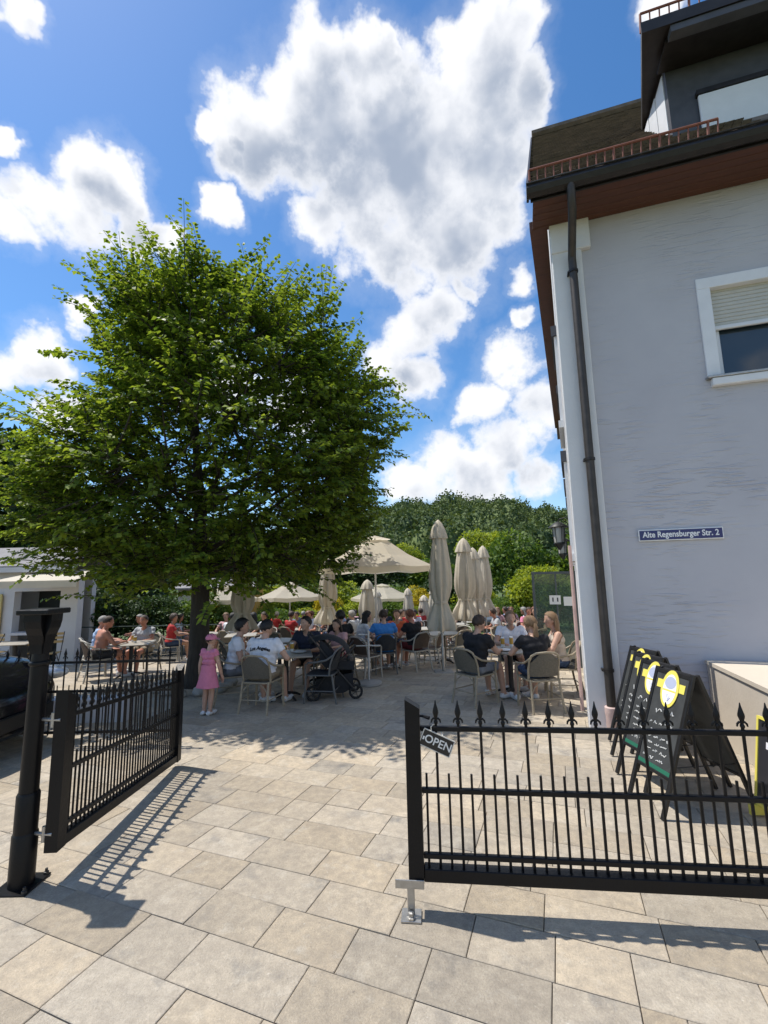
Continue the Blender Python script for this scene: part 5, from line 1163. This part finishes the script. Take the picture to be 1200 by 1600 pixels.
# ---- the crowd farther back
crowd = [(-3.25, 15.6, 'red', 'brown', 'short', -30, 'person in red with brown hair farther back, by the low closed parasol'), (-3.35, 17.4, 'steel', 'brown', 'short', 160, 'person in steel blue in the far crowd left of the flared parasol'), (-3.0, 18.6, 'white', 'red', 'short', 20, 'auburn haired person in white in the far crowd'),
         (-2.72, 18.3, 'white', 'blond', 'short', -20, 'fair haired person in white in the far crowd'), (-2.75, 20.8, 'red', 'grey', 'short', 180, 'grey haired person in red below the left open parasol'), (-1.95, 16.2, 'maroon', 'brown', 'long', 40, 'long haired person in maroon left of the flared parasol'),
         (-1.32, 18.4, 'charcoal', 'black', 'short', 10, 'person in charcoal right of the flared parasol'), (-.95, 14.2, 'palegrey', 'grey', 'bushy', 60, 'grey haired person in pale grey by the slim parasol'), (.75, 17.2, 'red', 'black', 'short', 200, 'black haired person in red under the far open parasol'), (1.15, 17.6, 'white', 'black', 'short', 150, 'black haired person in white under the far open parasol'),
         (2.35, 18.6, 'rose', 'brown', 'short', 180, 'person in rose between the closed parasols'), (3.05, 19.5, 'charcoal', 'brown', 'short', 90, 'person in charcoal between the closed parasols'), (3.72, 16.2, 'steel', 'grey', 'short', -30, 'grey haired person in steel blue right of the closed parasols'), (4.45, 19.6, 'red', 'grey', 'buzz', 180, 'person in red far behind the round table'),
         (4.05, 16.8, 'rose', 'blond', 'long', 190, 'long haired person in rose far behind the round table'), (4.75, 18.2, 'navy', 'brown', 'short', 30, 'person in navy far behind the round table'), (5.3, 19.4, 'rose', 'red', 'short', 170, 'auburn haired person in rose left of the glass screen'), (4.35, 14.2, 'pink', 'brown', 'short', 200, 'person in pink left of the glass screen'),
         (4.1, 12.6, 'maroon', 'red', 'short', 150, 'person in maroon behind the glass screen'), (-6.15, 13.2, 'red', 'brown', 'bushy', -60, 'person in red beside the tree trunk'), (-7.6, 14.2, 'teal', 'grey', 'short', 120, 'grey haired person in teal left of the trunk'), (-5.3, 15.2, 'rose', 'blond', 'short', 170, 'fair haired person in rose right of the trunk'),
         (-4.6, 13.6, 'white', 'black', 'short', -20, 'person in white right of the trunk'), (-4.2, 14.6, 'black', 'black', 'long', 30, 'long haired person in black right of the trunk'), (-3.65, 13.8, 'palegrey', 'brown', 'short', 150, 'person in pale grey behind the white shirted men'), (.0, 19.6, 'navy', 'brown', 'short', 0, 'person in navy under the far open parasol'), (-2.2, 22.0, 'orange', 'blond', 'short', 180, 'person in orange at the far end of the terrace')]
rc = random.Random(4)
for i, (x, y, sh_, hr, hs_, rz, lb) in enumerate(crowd):
    person(lb, x, y, rz, shirt=sh_, lower=rc.choice(['denim', 'khaki', 'charcoal', 'grey']), hair=hr, hairstyle=hs_, skin=rc.choice(['fair', 'tan', 'red']), voxel=.026, lean=rc.uniform(4, 16), head_yaw=rc.uniform(-35, 35), build=rc.uniform(.92, 1.12), group='guests in the far crowd')
    short = lb.split(' in the')[0].split(' farther')[0]
    chair(rc.choice(['tan', 'pale', 'grey']), x+.05*math.sin(R_(rz)), y-.05*math.cos(R_(rz)), rz, 'chair under the '+lb)
for i, (x, y, lb) in enumerate(((-3.1, 16.5, 'far table by the low closed parasol'), (-2.4, 19.5, 'far table below the left open parasol'), (-1.3, 16.9, 'far table by the flared closed parasol'), (.6, 18.5, 'far table under the far open parasol'), (2.7, 17.8, 'far table between the closed parasols'), (4.2, 17.9, 'far table behind the round table guests'), (4.6, 15.4, 'far table left of the glass screen'), (-5.6, 14.2, 'far table of the person in red by the trunk'), (-4.1, 13.0, 'far table right of the tree trunk'))):
    table(x, y, .42, lb, i % 2 == 0)

ex = [(-5.0, 16.8, 'white', 'brown'), (-4.7, 19.4, 'red', 'grey'), (-5.9, 17.2, 'navy', 'black'), (-2.5, 14.9, 'white', 'red'), (-2.1, 20.6, 'lightblue', 'blond'), (-1.5, 21.6, 'rose', 'brown'), (-.7, 17.6, 'white', 'black'), (.4, 15.0, 'charcoal', 'brown'), (1.7, 15.6, 'lightblue', 'grey'), (1.5, 19.8, 'red', 'brown'), (3.0, 21.6, 'white', 'blond'), (3.3, 13.6, 'palegrey', 'brown'), (5.0, 16.2, 'white', 'grey'), (5.6, 21.0, 'lightblue', 'black'), (-7.2, 15.9, 'white', 'brown'), (-3.9, 21.4, 'navy', 'grey')]
where = ['behind the tree trunk', 'far left under the open parasol', 'left of the trunk', 'behind the low closed parasol', 'below the left open parasol', 'far behind the slim closed parasol', 'beside the slim closed parasol', 'behind the auburn haired diner', 'behind the tallest closed parasol', 'under the far closed parasols', 'at the far end behind the closed parasols', 'behind the white polo shirt', 'left of the glass screen', 'at the far end near the house', 'behind the shirtless man', 'at the far end behind the left parasol']
for i, (x, y, sh_, hr) in enumerate(ex):
    rz = rc.choice([0, 20, -30, 160, 180, 200, 90, -80]); lb = hr+' haired guest in '+sh_.replace('lightblue', 'light blue').replace('palegrey', 'pale grey')+' '+where[i]
    person(lb, x, y, rz, shirt=sh_, lower=rc.choice(['denim', 'khaki', 'charcoal', 'grey']), hair=hr, hairstyle=rc.choice(['short', 'long', 'short', 'bushy']), skin=rc.choice(['fair', 'tan', 'red']), voxel=.028, lean=rc.uniform(4, 16), head_yaw=rc.uniform(-35, 35), build=rc.uniform(.92, 1.12), group='guests in the far crowd')
    chair(rc.choice(['tan', 'pale', 'grey']), x+.05*math.sin(R_(rz)), y-.05*math.cos(R_(rz)), rz, 'chair under the '+lb)
for i, (x, y, sh_, w) in enumerate(((-5.4, 16.9, .42, 'behind the trunk'), (-1.1, 19.8, .42, 'between the slim and the flared parasol'), (1.1, 14.6, .42, 'behind the tallest parasol'), (3.4, 20.3, .42, 'at the far end behind the closed parasols'), (5.1, 17.0, .42, 'near the glass screen'))): table(x, y, .42, 'far table '+w, True)
# ---- glasses, cups and plates on the near tables
M['glassware'] = mat('glassware', (.75, .77, .76), .1, 0, .8); M['china'] = mat('china', (.75, .74, .72), .3); M['drink'] = mat('amber_drink', (.55, .33, .06), .15)
def glass(x, y, ztop, lb, h=.14, m='glassware', drink=True):
    e = empty('drinking_glass', (x, y, ztop), 0, lb, 'glass', 'glasses on the tables'); MB().lathe([(.028, 0), (.032, .004), (.034, h), (.030, h-.003)], 12).build('vessel', M[m], e, smooth=True)
    if drink: MB().lathe([(.029, h+.0005-.02), (.0345, h+.0008-.018), (.0348, h*.35), (.033, h*.33)], 12).build('drink', M['drink'], e, smooth=True)
def plate_(x, y, z, lb, r=.12):
    tag(MB().lathe([(r*.5, 0), (r*.6, .004), (r, .018), (r*.98, .02), (r*.55, .008)], 20).build('plate', M['china'], None, smooth=True, loc=(x, y, z)), lb, 'plate', 'plates on the tables')
zt = gz(7.92)+.7362
glass(-1.78, 8.05, zt, 'glass on the table of the lettered shirt man', .13); glass(-1.66, 8.10, zt, 'second glass on the table of the lettered shirt man', .15); plate_(-1.50, 7.98, zt, 'white plate in front of the black shirted man')
zt = gz(7.86)+.738
glass(2.02, 8.05, zt, 'tall amber glass on the round table, left', .17); glass(2.16, 8.02, zt, 'tall amber glass on the round table, right', .18); glass(2.22, 7.82, zt, 'short clear glass on the round table', .10, drink=False); plate_(1.96, 7.72, zt, 'white plate on the left of the round table'); plate_(2.28, 7.95, zt, 'white plate at the right of the round table', .10)
zt = gz(10.35)+.7362
glass(-5.75, 10.45, zt, 'glass on the shirtless man\'s table', .16); glass(-5.62, 10.30, zt, 'second glass on the shirtless man\'s table', .14)
# stones round the foot of the tree
M['stone'] = mat('pale_stone', (.30, .285, .26), .9, c2=(.40, .385, .35), vscale=6, bump=.5, bscale=14)
rst = random.Random(8)
spots = ['on the camera side', 'a little left of the front', 'at the left front', 'at the left', 'at the left rear', 'behind the trunk on the left', 'behind the trunk', 'behind the trunk on the right', 'at the right rear', 'at the right', 'at the right front', 'a little right of the front']
for i in range(12):
    a = -math.pi/2-i/12*2*math.pi; x = -3.62+.60*math.cos(a)*rst.uniform(.9, 1.15); y = 8.85+.62*math.sin(a)*rst.uniform(.9, 1.1); r = rst.uniform(.11, .19); mb = MB(); mb.ell((0, 0, 0), (r, r*.85, r*.62), nu=10, nv=7); mb.v = [(a_*rst.uniform(.86, 1.1), b_*rst.uniform(.86, 1.1), c_*rst.uniform(.85, 1.1)) for a_, b_, c_ in mb.v]
    o = mb.build('stone', M['stone'], None, smooth=50, loc=(x, y, gz(y)+r*.42), rz=rst.uniform(0, 6)); tag(o, 'pale stone in the ring round the tree foot, '+spots[i], 'stone', 'stones round the tree')

# ------------------------------------------------------------------ the big tree on the terrace
M['bark'] = mat('bark', (.030, .024, .018), .9, c2=(.062, .052, .04), vscale=10, stretch=(1, 1, .25), bump=.9, bscale=22, bdist=.03)
M['leaf'] = foliage_mat('linden_leaves', (.070, .130, .020), (.255, .345, .05), 1.1, .5, .5)
rt_ = np.random.RandomState(21)
TX0, TY0 = -3.72, 9.1; TZ0 = gz(TY0)
ENV = [(1.75, 1.5), (2.1, 2.5), (2.8, 3.2), (3.6, 3.65), (4.5, 3.65), (5.3, 3.35), (6.1, 2.95), (6.8, 2.6), (7.4, 2.15), (8.0, 1.45), (8.55, .5)]
def env_r(z): return float(np.interp(z, [a for a, b in ENV], [b for a, b in ENV]))
def env_cx(z): return TX0 + .12 + .55*math.exp(-((z-5.6)/1.4)**2) - .25*max(0, z-7.2)
YS = .72
tree = empty('linden_tree', (TX0, TY0, TZ0), 0, 'big broad leafy green tree with dark trunk in the middle of the terrace', 'tree')
TI = Matrix.Translation((-TX0, -TY0, -TZ0))
limbs = []; tk = MB()
tk.tube([(TX0, TY0, TZ0-.1), (TX0, TY0, TZ0+.12), (TX0+.02, TY0, TZ0+.6), (TX0+.01, TY0+.02, 1.4), (TX0-.02, TY0, 2.4), (TX0-.08, TY0, 3.4), (TX0-.2, TY0, 4.8), (TX0-.35, TY0+.05, 6.2), (TX0-.5, TY0, 7.6)], [.32, .235, .195, .175, .16, .11, .075, .05, .015], 14)
axis = [np.array(p) for p in ((TX0-.02, TY0, 1.9), (TX0-.08, TY0, 3.4), (TX0-.2, TY0, 4.8), (TX0-.35, TY0+.05, 6.2), (TX0-.5, TY0, 7.5))]
def ax(z):
    for a, b in zip(axis[:-1], axis[1:]):
        if z <= b[2]: t = (z-a[2])/(b[2]-a[2]); return a+(b-a)*max(t, 0)
    return axis[-1]
limb_pts = []
for i in range(30):
    z0 = 1.75+4.6*(i/30)**1.15; th = i*2.399+rt_.uniform(-.3, .3); ze = z0+rt_.uniform(.9, 2.2); ze = min(ze, 7.9); r = env_r(ze)*rt_.uniform(.62, .80)
    a = ax(z0); e_ = np.array([env_cx(ze)+r*math.cos(th), TY0+r*YS*math.sin(th), ze]); m1 = a+(e_-a)*.35+np.array([0, 0, -.10]); m2 = a+(e_-a)*.7+np.array([0, 0, .0])
    P = [a, m1, m2, e_]; r0 = .062*(1-.5*i/30); tk.tube(P, [r0, r0*.72, r0*.45, r0*.18], 7)
    for k in np.linspace(.15, 1, 10):
        s = k*3; j = min(int(s), 2); limb_pts.append(P[j]+(P[j+1]-P[j])*(s-j))
for k in np.linspace(2.3, 7.4, 20): limb_pts.append(ax(k))
limb_pts = np.array(limb_pts)
tk.v = [(x-TX0, y-TY0, z-TZ0) for x, y, z in tk.v]
tk.build('trunk', M['bark'], tree, smooth=True)
LC, LD, LU, LS = [], [], [], []; tw = MB()
def twig_cluster(c, outd, n, spread, ln):
    for _ in range(n):
        base = c+rt_.normal(size=3)*spread*np.array([1, 1, .8]); d = outd+rt_.normal(size=3)*.42+np.array([0, 0, .30]); d /= np.linalg.norm(d); L_ = ln*rt_.uniform(.6, 1.25)
        bend = np.array([0, 0, -.22])*L_; nseg = 14
        side_ = np.cross(d, [0, 0, 1.]); side_ /= np.linalg.norm(side_)+1e-6
        tw.tube([base+d*L_*t+bend*t*t for t in (0, .5, 1)], [.009, .006, .003], 3, cap=False)
        m = nseg*2; t = (.10+.90*(np.arange(m)//2+rt_.rand(m))/nseg)[:, None]; sg = np.where(np.arange(m) % 2, 1., -1.)[:, None]
        p = base+d*L_*t+bend*t*t; ld = (d+2*bend*t/L_)*.55+side_*sg*rt_.uniform(.5, 1.1, (m, 1))+rt_.normal(size=(m, 3))*.22; ld[:, 2] += rt_.uniform(-.75, .05, m)
        LC.append(p+ld/np.linalg.norm(ld, axis=1, keepdims=True)*.03); LD.append(ld); LU.append(np.array([0, 0, 1.])+d*.35+rt_.normal(size=(m, 3))*.38); LS.append(rt_.uniform(.09, .145, m)*(1-.25*t[:, 0]))
# outer clusters: many, uneven, on the envelope
cl = 0; tries = 0; centers = []
while cl < 350 and tries < 40000:
    tries += 1; z = rt_.uniform(1.85, 8.4); th = rt_.uniform(0, 2*math.pi); rr_ = env_r(z)
    if rt_.rand() > (rr_/4.2)**.8: continue
    f_ = rt_.uniform(.74, .96)*(1+.10*math.sin(3*th+z)+.06*math.sin(5*th-2*z)); p = np.array([env_cx(z)+rr_*f_*math.cos(th), TY0+rr_*f_*YS*math.sin(th), z])
    if any(np.linalg.norm(p-q) < .40 for q in centers): continue
    centers.append(p); cl += 1
    o_ = np.array([math.cos(th), math.sin(th)*YS, .18+.9*max(0, (z-5.5)/4.4)]); o_ /= np.linalg.norm(o_)
    twig_cluster(p-o_*.42, o_, rt_.randint(6, 11), .24, .76)
print('outer clusters', cl)
for _ in range(100):      # inner fill
    z = rt_.uniform(2.0, 7.4); th = rt_.uniform(0, 2*math.pi); f_ = rt_.uniform(.25, .62); rr_ = env_r(z); p = np.array([env_cx(z)+rr_*f_*math.cos(th), TY0+rr_*f_*YS*math.sin(th), z])
    twig_cluster(p, np.array([math.cos(th), math.sin(th), .2]), rt_.randint(4, 7), .34, .8)
for _ in range(95):      # long shoots that make the ragged outline
    z = (rt_.uniform(3.4, 8.2) if _ % 2 else rt_.uniform(6.0, 8.3)); th = rt_.uniform(0, 2*math.pi); rr_ = env_r(z); p = np.array([env_cx(z)+rr_*.9*math.cos(th), TY0+rr_*.9*YS*math.sin(th), z]); o_ = np.array([math.cos(th)*.7, math.sin(th)*.5, .9 if z > 6.2 else .35]); o_ /= np.linalg.norm(o_)
    twig_cluster(p, o_, 2, .06, 1.25)
# sub-branches joining each outer cluster to the nearest limb
for p in centers:
    q = limb_pts[np.argmin(np.linalg.norm(limb_pts-p, axis=1)+.35*np.maximum(0, limb_pts[:, 2]-p[2]))]; m_ = (p+q)/2+np.array([0, 0, -.06]); tw.tube([q, m_, p], [.026, .018, .010], 4, cap=False)
tw.v = [(x-TX0, y-TY0, z-TZ0) for x, y, z in tw.v]; tw.build('branches', M['bark'], tree)
LC = np.concatenate(LC); LD = np.concatenate(LD); LU = np.concatenate(LU); LS = np.concatenate(LS); V, F = leaf_quads(LC, LD, LU, LS, LS*.88); V = V-np.array([TX0, TY0, TZ0])
crown = obj('crown', mesh_np('crown', V, F, M['leaf']), tree); print('leaves', len(LS))
crown['kind'] = 'stuff'

# ------------------------------------------------------------------ trees and shrubs beyond the terrace
FM = {'dark': foliage_mat('dark_green_leaves', (.018, .042, .012), (.058, .105, .024), .9, .18, .6), 'mid': foliage_mat('mid_green_leaves', (.048, .105, .018), (.155, .24, .04), .9, .38, .6), 'lime': foliage_mat('lime_leaves', (.13, .20, .02), (.38, .44, .05), .9, .45, .6), 'yellow': foliage_mat('yellow_blossom', (.30, .26, .02), (.62, .50, .03), 1.5, .3, .7), 'ochre': foliage_mat('ochre_blossom', (.45, .24, .02), (.65, .38, .04), 1.5, .3, .7)}
def crown_mesh(seed, kind='round', n_l=34, per=190, leaf=.085):
    r = np.random.RandomState(seed); C, D, U, S_ = [], [], [], []
    for i in range(n_l):
        d = r.normal(size=3); d /= np.linalg.norm(d); t = (i+.5)/n_l
        if kind == 'cone': z = -.9+1.9*t; rad = .85*(1-t)**.75+.06; c = np.array([d[0]*rad*.6, d[1]*rad*.6, z]); lr = .18+.30*(1-t)
        else: c = d*np.array([.66, .66, .62])*r.uniform(.5, 1.0)**.5; lr = r.uniform(.24, .42)
        q = r.normal(size=(per, 3)); q /= np.linalg.norm(q, axis=1, keepdims=True); q[:, 2] = np.where(q[:, 2] < -.35, -q[:, 2], q[:, 2])
        p = c+q*lr*r.uniform(.75, 1.08, (per, 1)); C.append(p); D.append(q+r.normal(size=(per, 3))*.6+np.array([0, 0, -.25])); U.append(q+np.array([0, 0, .6])+r.normal(size=(per, 3))*.5); S_.append(r.uniform(.7, 1.3, per)*leaf)
    C = np.concatenate(C); D = np.concatenate(D); U = np.concatenate(U); S_ = np.concatenate(S_); V, F = leaf_quads(C, D, U, S_, S_*.75); return mesh_np('crown', V, F, FM['mid'])
CM = {'round': [crown_mesh(s) for s in (1, 2, 3)], 'cone': [crown_mesh(7, 'cone', 30, 200, .08)]}
trunk_me = MB().tube([(0, 0, 0), (.02, 0, .5), (0, .02, 1.0)], [.10, .07, .045], 8).mesh('trunk', M['bark'], True)
def plant(name, label, cat, x, y, z0, w, h, mt, kind='round', v=0, trunk=.3, group=None, d=None, rz=0):
    e = empty(name, (x, y, z0), R_(rz), label, cat, group)
    c = obj('crown' if cat == 'tree' else 'foliage', CM[kind][v % len(CM[kind])], e); c.material_slots[0].link = 'OBJECT'; c.material_slots[0].material = FM[mt]
    ch = h*(1-trunk); c.scale = (w/2/.98, (d or w)/2/.98, ch/2/.98); c.location = (0, 0, h-ch/2); c['kind'] = 'stuff'
    if h < 1.3: trunk_h = h*.6
    else: trunk_h = h*(trunk+.3)
    t = obj('trunk' if cat == 'tree' else 'stem', trunk_me, e); s = max(.25, min(2.2, h/5.5)); t.scale = (s, s, trunk_h)
    return e
GT = 'trees beyond the terrace'; GS = 'shrubs along the far edge of the terrace'
def gl(y): return gz(y)-.1
plant('conifer_tree', 'loose pale green tree rising right behind the closed parasols', 'tree', 8.6, 31, gl(31), 5.6, 6.7, 'mid', 'round', 0, .10, GT)
plant('leafy_tree', 'lime green tree at the foot of the hill, behind the closed parasols', 'tree', 25.0, 112, gl(52), 15, 15.5, 'lime', 'round', 1, .2, GT)
plant('leafy_tree', 'second lime green tree at the foot of the hill, above the large open parasol', 'tree', 5.0, 118, gl(52), 11, 12.5, 'lime', 'round', 0, .2, GT)
plant('leafy_tree', 'dark tree between the lime tree and the house', 'tree', 17.5, 48, gl(48), 9, 6.8, 'dark', 'round', 2, .2, GT)
plant('leafy_tree', 'mid green tree left of the lime tree', 'tree', 4.2, 50, gl(50), 8.5, 6.2, 'mid', 'round', 2, .2, GT, rz=60)
plant('leafy_tree', 'dark tree above the large open parasol', 'tree', -1.6, 46, gl(46), 9, 6.4, 'dark', 'round', 0, .2, GT, rz=100)
plant('leafy_tree', 'mid green tree behind the crown edge of the big tree', 'tree', -8.0, 44, gl(44), 9, 8.0, 'mid', 'round', 1, .2, GT, rz=40)
plant('leafy_tree', 'dark tree left of the trunk, beyond the terrace', 'tree', -16, 42, gl(42), 10, 9, 'dark', 'round', 0, .2, GT, rz=200)
plant('leafy_tree', 'tall dark tree behind the white pavilion at the left edge', 'tree', -18.8, 21, gl(21), 8, 11.2, 'dark', 'round', 2, .15, GT, rz=30)
plant('leafy_tree', 'dark tree right of the white pavilion', 'tree', -11.0, 18.0, gl(18), 4.6, 4.6, 'dark', 'round', 1, .12, GT, rz=75)
plant('leafy_tree', 'lime tree beside the glass screen', 'tree', 8.3, 24.5, gl(24.5), 3.4, 4.0, 'lime', 'round', 2, .1, GT, rz=140)
plant('leafy_tree', 'mid green tree half behind the lanterns of the house', 'tree', 13.5, 30, gl(30), 5.5, 6.4, 'mid', 'round', 0, .1, GT, rz=220)
sh_spec = [(-12.6, 26, 3.6, 3.0, 'mid', 'leafy shrub left of the ochre pavilion'), (-6.9, 27, 3.4, 3.2, 'lime', 'lime shrub behind the tree trunk'), (-4.6, 28, 3.6, 3.4, 'mid', 'mid green shrub behind the left open parasol'), (-2.6, 27.5, 3.2, 3.2, 'lime', 'lime shrub left of the far open parasol'), (-3.2, 25.4, 1.9, 2.3, 'yellow', 'yellow flowering shrub right of the flared closed parasol'),
           (.3, 29.5, 3.8, 3.3, 'mid', 'mid green shrub behind the far open parasol'), (2.1, 28.5, 2.3, 2.9, 'yellow', 'yellow green shrub above the far closed parasols'), (3.4, 29, 3.2, 3.4, 'dark', 'dark shrub behind the tallest closed parasol'), (5.4, 28, 3.2, 3.0, 'lime', 'lime shrub behind the right closed parasols'), (10.8, 27, 3.6, 3.2, 'lime', 'lime shrub behind the glass screen'),
           (-9.6, 15.6, 2.6, 2.5, 'dark', 'dark shrub right of the pavilion pillar'), (-8.1, 15.9, 2.4, 2.3, 'dark', 'dark shrub behind the shirtless man'), (-6.9, 17.6, 2.6, 2.4, 'mid', 'shrub with grey green leaves left of the trunk'), (-9.2, 23.5, 1.1, 2.6, 'ochre', 'orange flowering shrub by the ochre pavilion'), (6.9, 25.5, 2.6, 2.2, 'mid', 'low green shrub left of the glass screen'), (-.9, 26.6, 2.2, 2.2, 'mid', 'low green shrub under the large open parasol')]
for i, (x, y, w, h, mt, lb) in enumerate(sh_spec): plant('shrub', lb, 'shrub', x, y, gl(y), w, h, mt, 'round', i, .04, GS, rz=i*47)
hedge = [(-9.8, 'mid'), (-7.9, 'lime'), (-6.0, 'mid'), (-4.2, 'lime'), (-1.7, 'lime'), (.2, 'mid'), (1.9, 'lime'), (3.6, 'mid'), (4.9, 'lime'), (6.5, 'mid'), (8.4, 'lime'), (10.2, 'mid')]
for i, (x, mt) in enumerate(hedge): plant('hedge_shrub', ['first', 'second', 'third', 'fourth', 'fifth', 'sixth', 'seventh', 'eighth', 'ninth', 'tenth', 'eleventh', 'twelfth'][i]+' shrub from the left in the hedge closing the terrace', 'shrub', x, 24.6+.5*math.sin(i*2.1), gl(24.6), 2.5, 1.85+.25*math.sin(i*1.7), mt, 'round', i, .03, 'hedge at the far end of the terrace', rz=i*71)
# far belt of trees that closes the view to the left and right of the hill
belt = [(-60, 70, 20, 16), (-48, 75, 18, 15), (-36, 68, 16, 14), (-26, 72, 17, 14), (36, 66, 16, 11), (46, 70, 18, 12), (19, 74, 9, 6.5), (-14, 70, 12, 8.5), (-3, 72, 8, 7.5), (11, 80, 8, 6)]
nm = ['first', 'second', 'third', 'fourth', 'fifth', 'sixth', 'seventh', 'eighth', 'ninth', 'tenth', 'eleventh']
order = sorted(range(len(belt)), key=lambda i: belt[i][0]/belt[i][1])
for k, i in enumerate(order):
    x, y, w, h = belt[i]; plant('leafy_tree', nm[k]+' tree from the left in the belt at the foot of the hill', 'tree', x, y, gl(y), w, h, ('dark', 'mid')[k % 2], 'round', k, .12, 'tree belt at the foot of the hill', rz=k*63)
# ochre pavilion seen under the crown
M['ochre_wall'] = mat('ochre_wall', (.55, .30, .06), .8, var=.06); M['cream_wall'] = mat('cream_wall', (.58, .54, .46), .8, var=.06)
e = empty('ochre_pavilion', (-11.2, 24.5, gl(24.5)), 0, 'small ochre and cream garden building seen under the tree crown', 'building')
MB().box(0, 1.6, 0, 1.5, 0, 2.7).build('wall', M['cream_wall'], e); MB().box(1.605, 4.2, .1, 1.5, 0, 2.7).build('annex_wall', M['ochre_wall'], e)
mb = MB(); mb.add([(-.3, -.3, 2.7), (4.5, -.3, 2.7), (4.5, 1.8, 3.2), (-.3, 1.8, 3.2), (-.3, -.3, 2.78), (4.5, -.3, 2.78), (4.5, 1.8, 3.28), (-.3, 1.8, 3.28)], [(0, 3, 2, 1), (4, 5, 6, 7), (0, 1, 5, 4), (1, 2, 6, 5), (3, 0, 4, 7)]); mb.build('roof', M['annex_roof'], e)
for x in (.35, .95): MB().box(x, x+.35, -.02, .05, 1.2, 1.9).build('window', M['interior'], e)
# green railing behind the left tables
e = empty('garden_railing', (-9.6, 13.9, gz(13.9)), 0, 'thin dark green metal railing behind the left tables', 'railing'); M['green_metal'] = mat('green_metal', (.03, .05, .04), .5)
for z in (.55, 1.0): MB().tube([(0, 0, z), (4.6, 0, z)], .018, 6).build('rail', M['green_metal'], e)
for i in range(5): MB().tube([(i*1.15, 0, 0), (i*1.15, 0, 1.03)], .02, 6).build('post', M['green_metal'], e)
# wooden folding chairs by the pavilion
M['slat_wood'] = mat('yellow_wood', (.42, .29, .12), .6, var=.15, vscale=8)
def folding_chair(x, y, rz, lb):
    e = empty('folding_chair', (x, y, gz(y)), R_(rz), lb, 'chair', 'folding chairs by the pavilion')
    for i in range(5): MB().box(-.2, .2, -.19+i*.08, -.125+i*.08, .44, .455).build('seat_slat', M['slat_wood'], e)
    for z in (.66, .76, .86): MB().box(-.2, .2, -.265, -.25, z, z+.06).build('back_slat', M['slat_wood'], e)
    for s in (-1, 1): MB().tube([(s*.21, .2, 0), (s*.21, -.05, .43), (s*.21, -.25, .94)], .011, 5).build('leg', M['iron'], e); MB().tube([(s*.19, -.25, 0), (s*.19, .2, .45)], .011, 5).build('leg', M['iron'], e)
for i, (x, y, rz, lb) in enumerate(((-9.05, 12.0, 30, 'wooden folding chair right of the gate post'), (-8.45, 11.6, 200, 'second wooden folding chair right of the gate post'), (-10.35, 12.2, -20, 'wooden folding chair at the left edge'), (-9.8, 11.3, 160, 'wooden folding chair just left of the gate post'))): folding_chair(x, y, rz, lb)
table(-9.15, 11.35, .42, 'table behind the gate post capital', True)
for o in list(scene.objects):
    if o.type == 'EMPTY' and o.name.startswith('bistro') and 'label' not in o.keys(): print('unplaced', o.name)
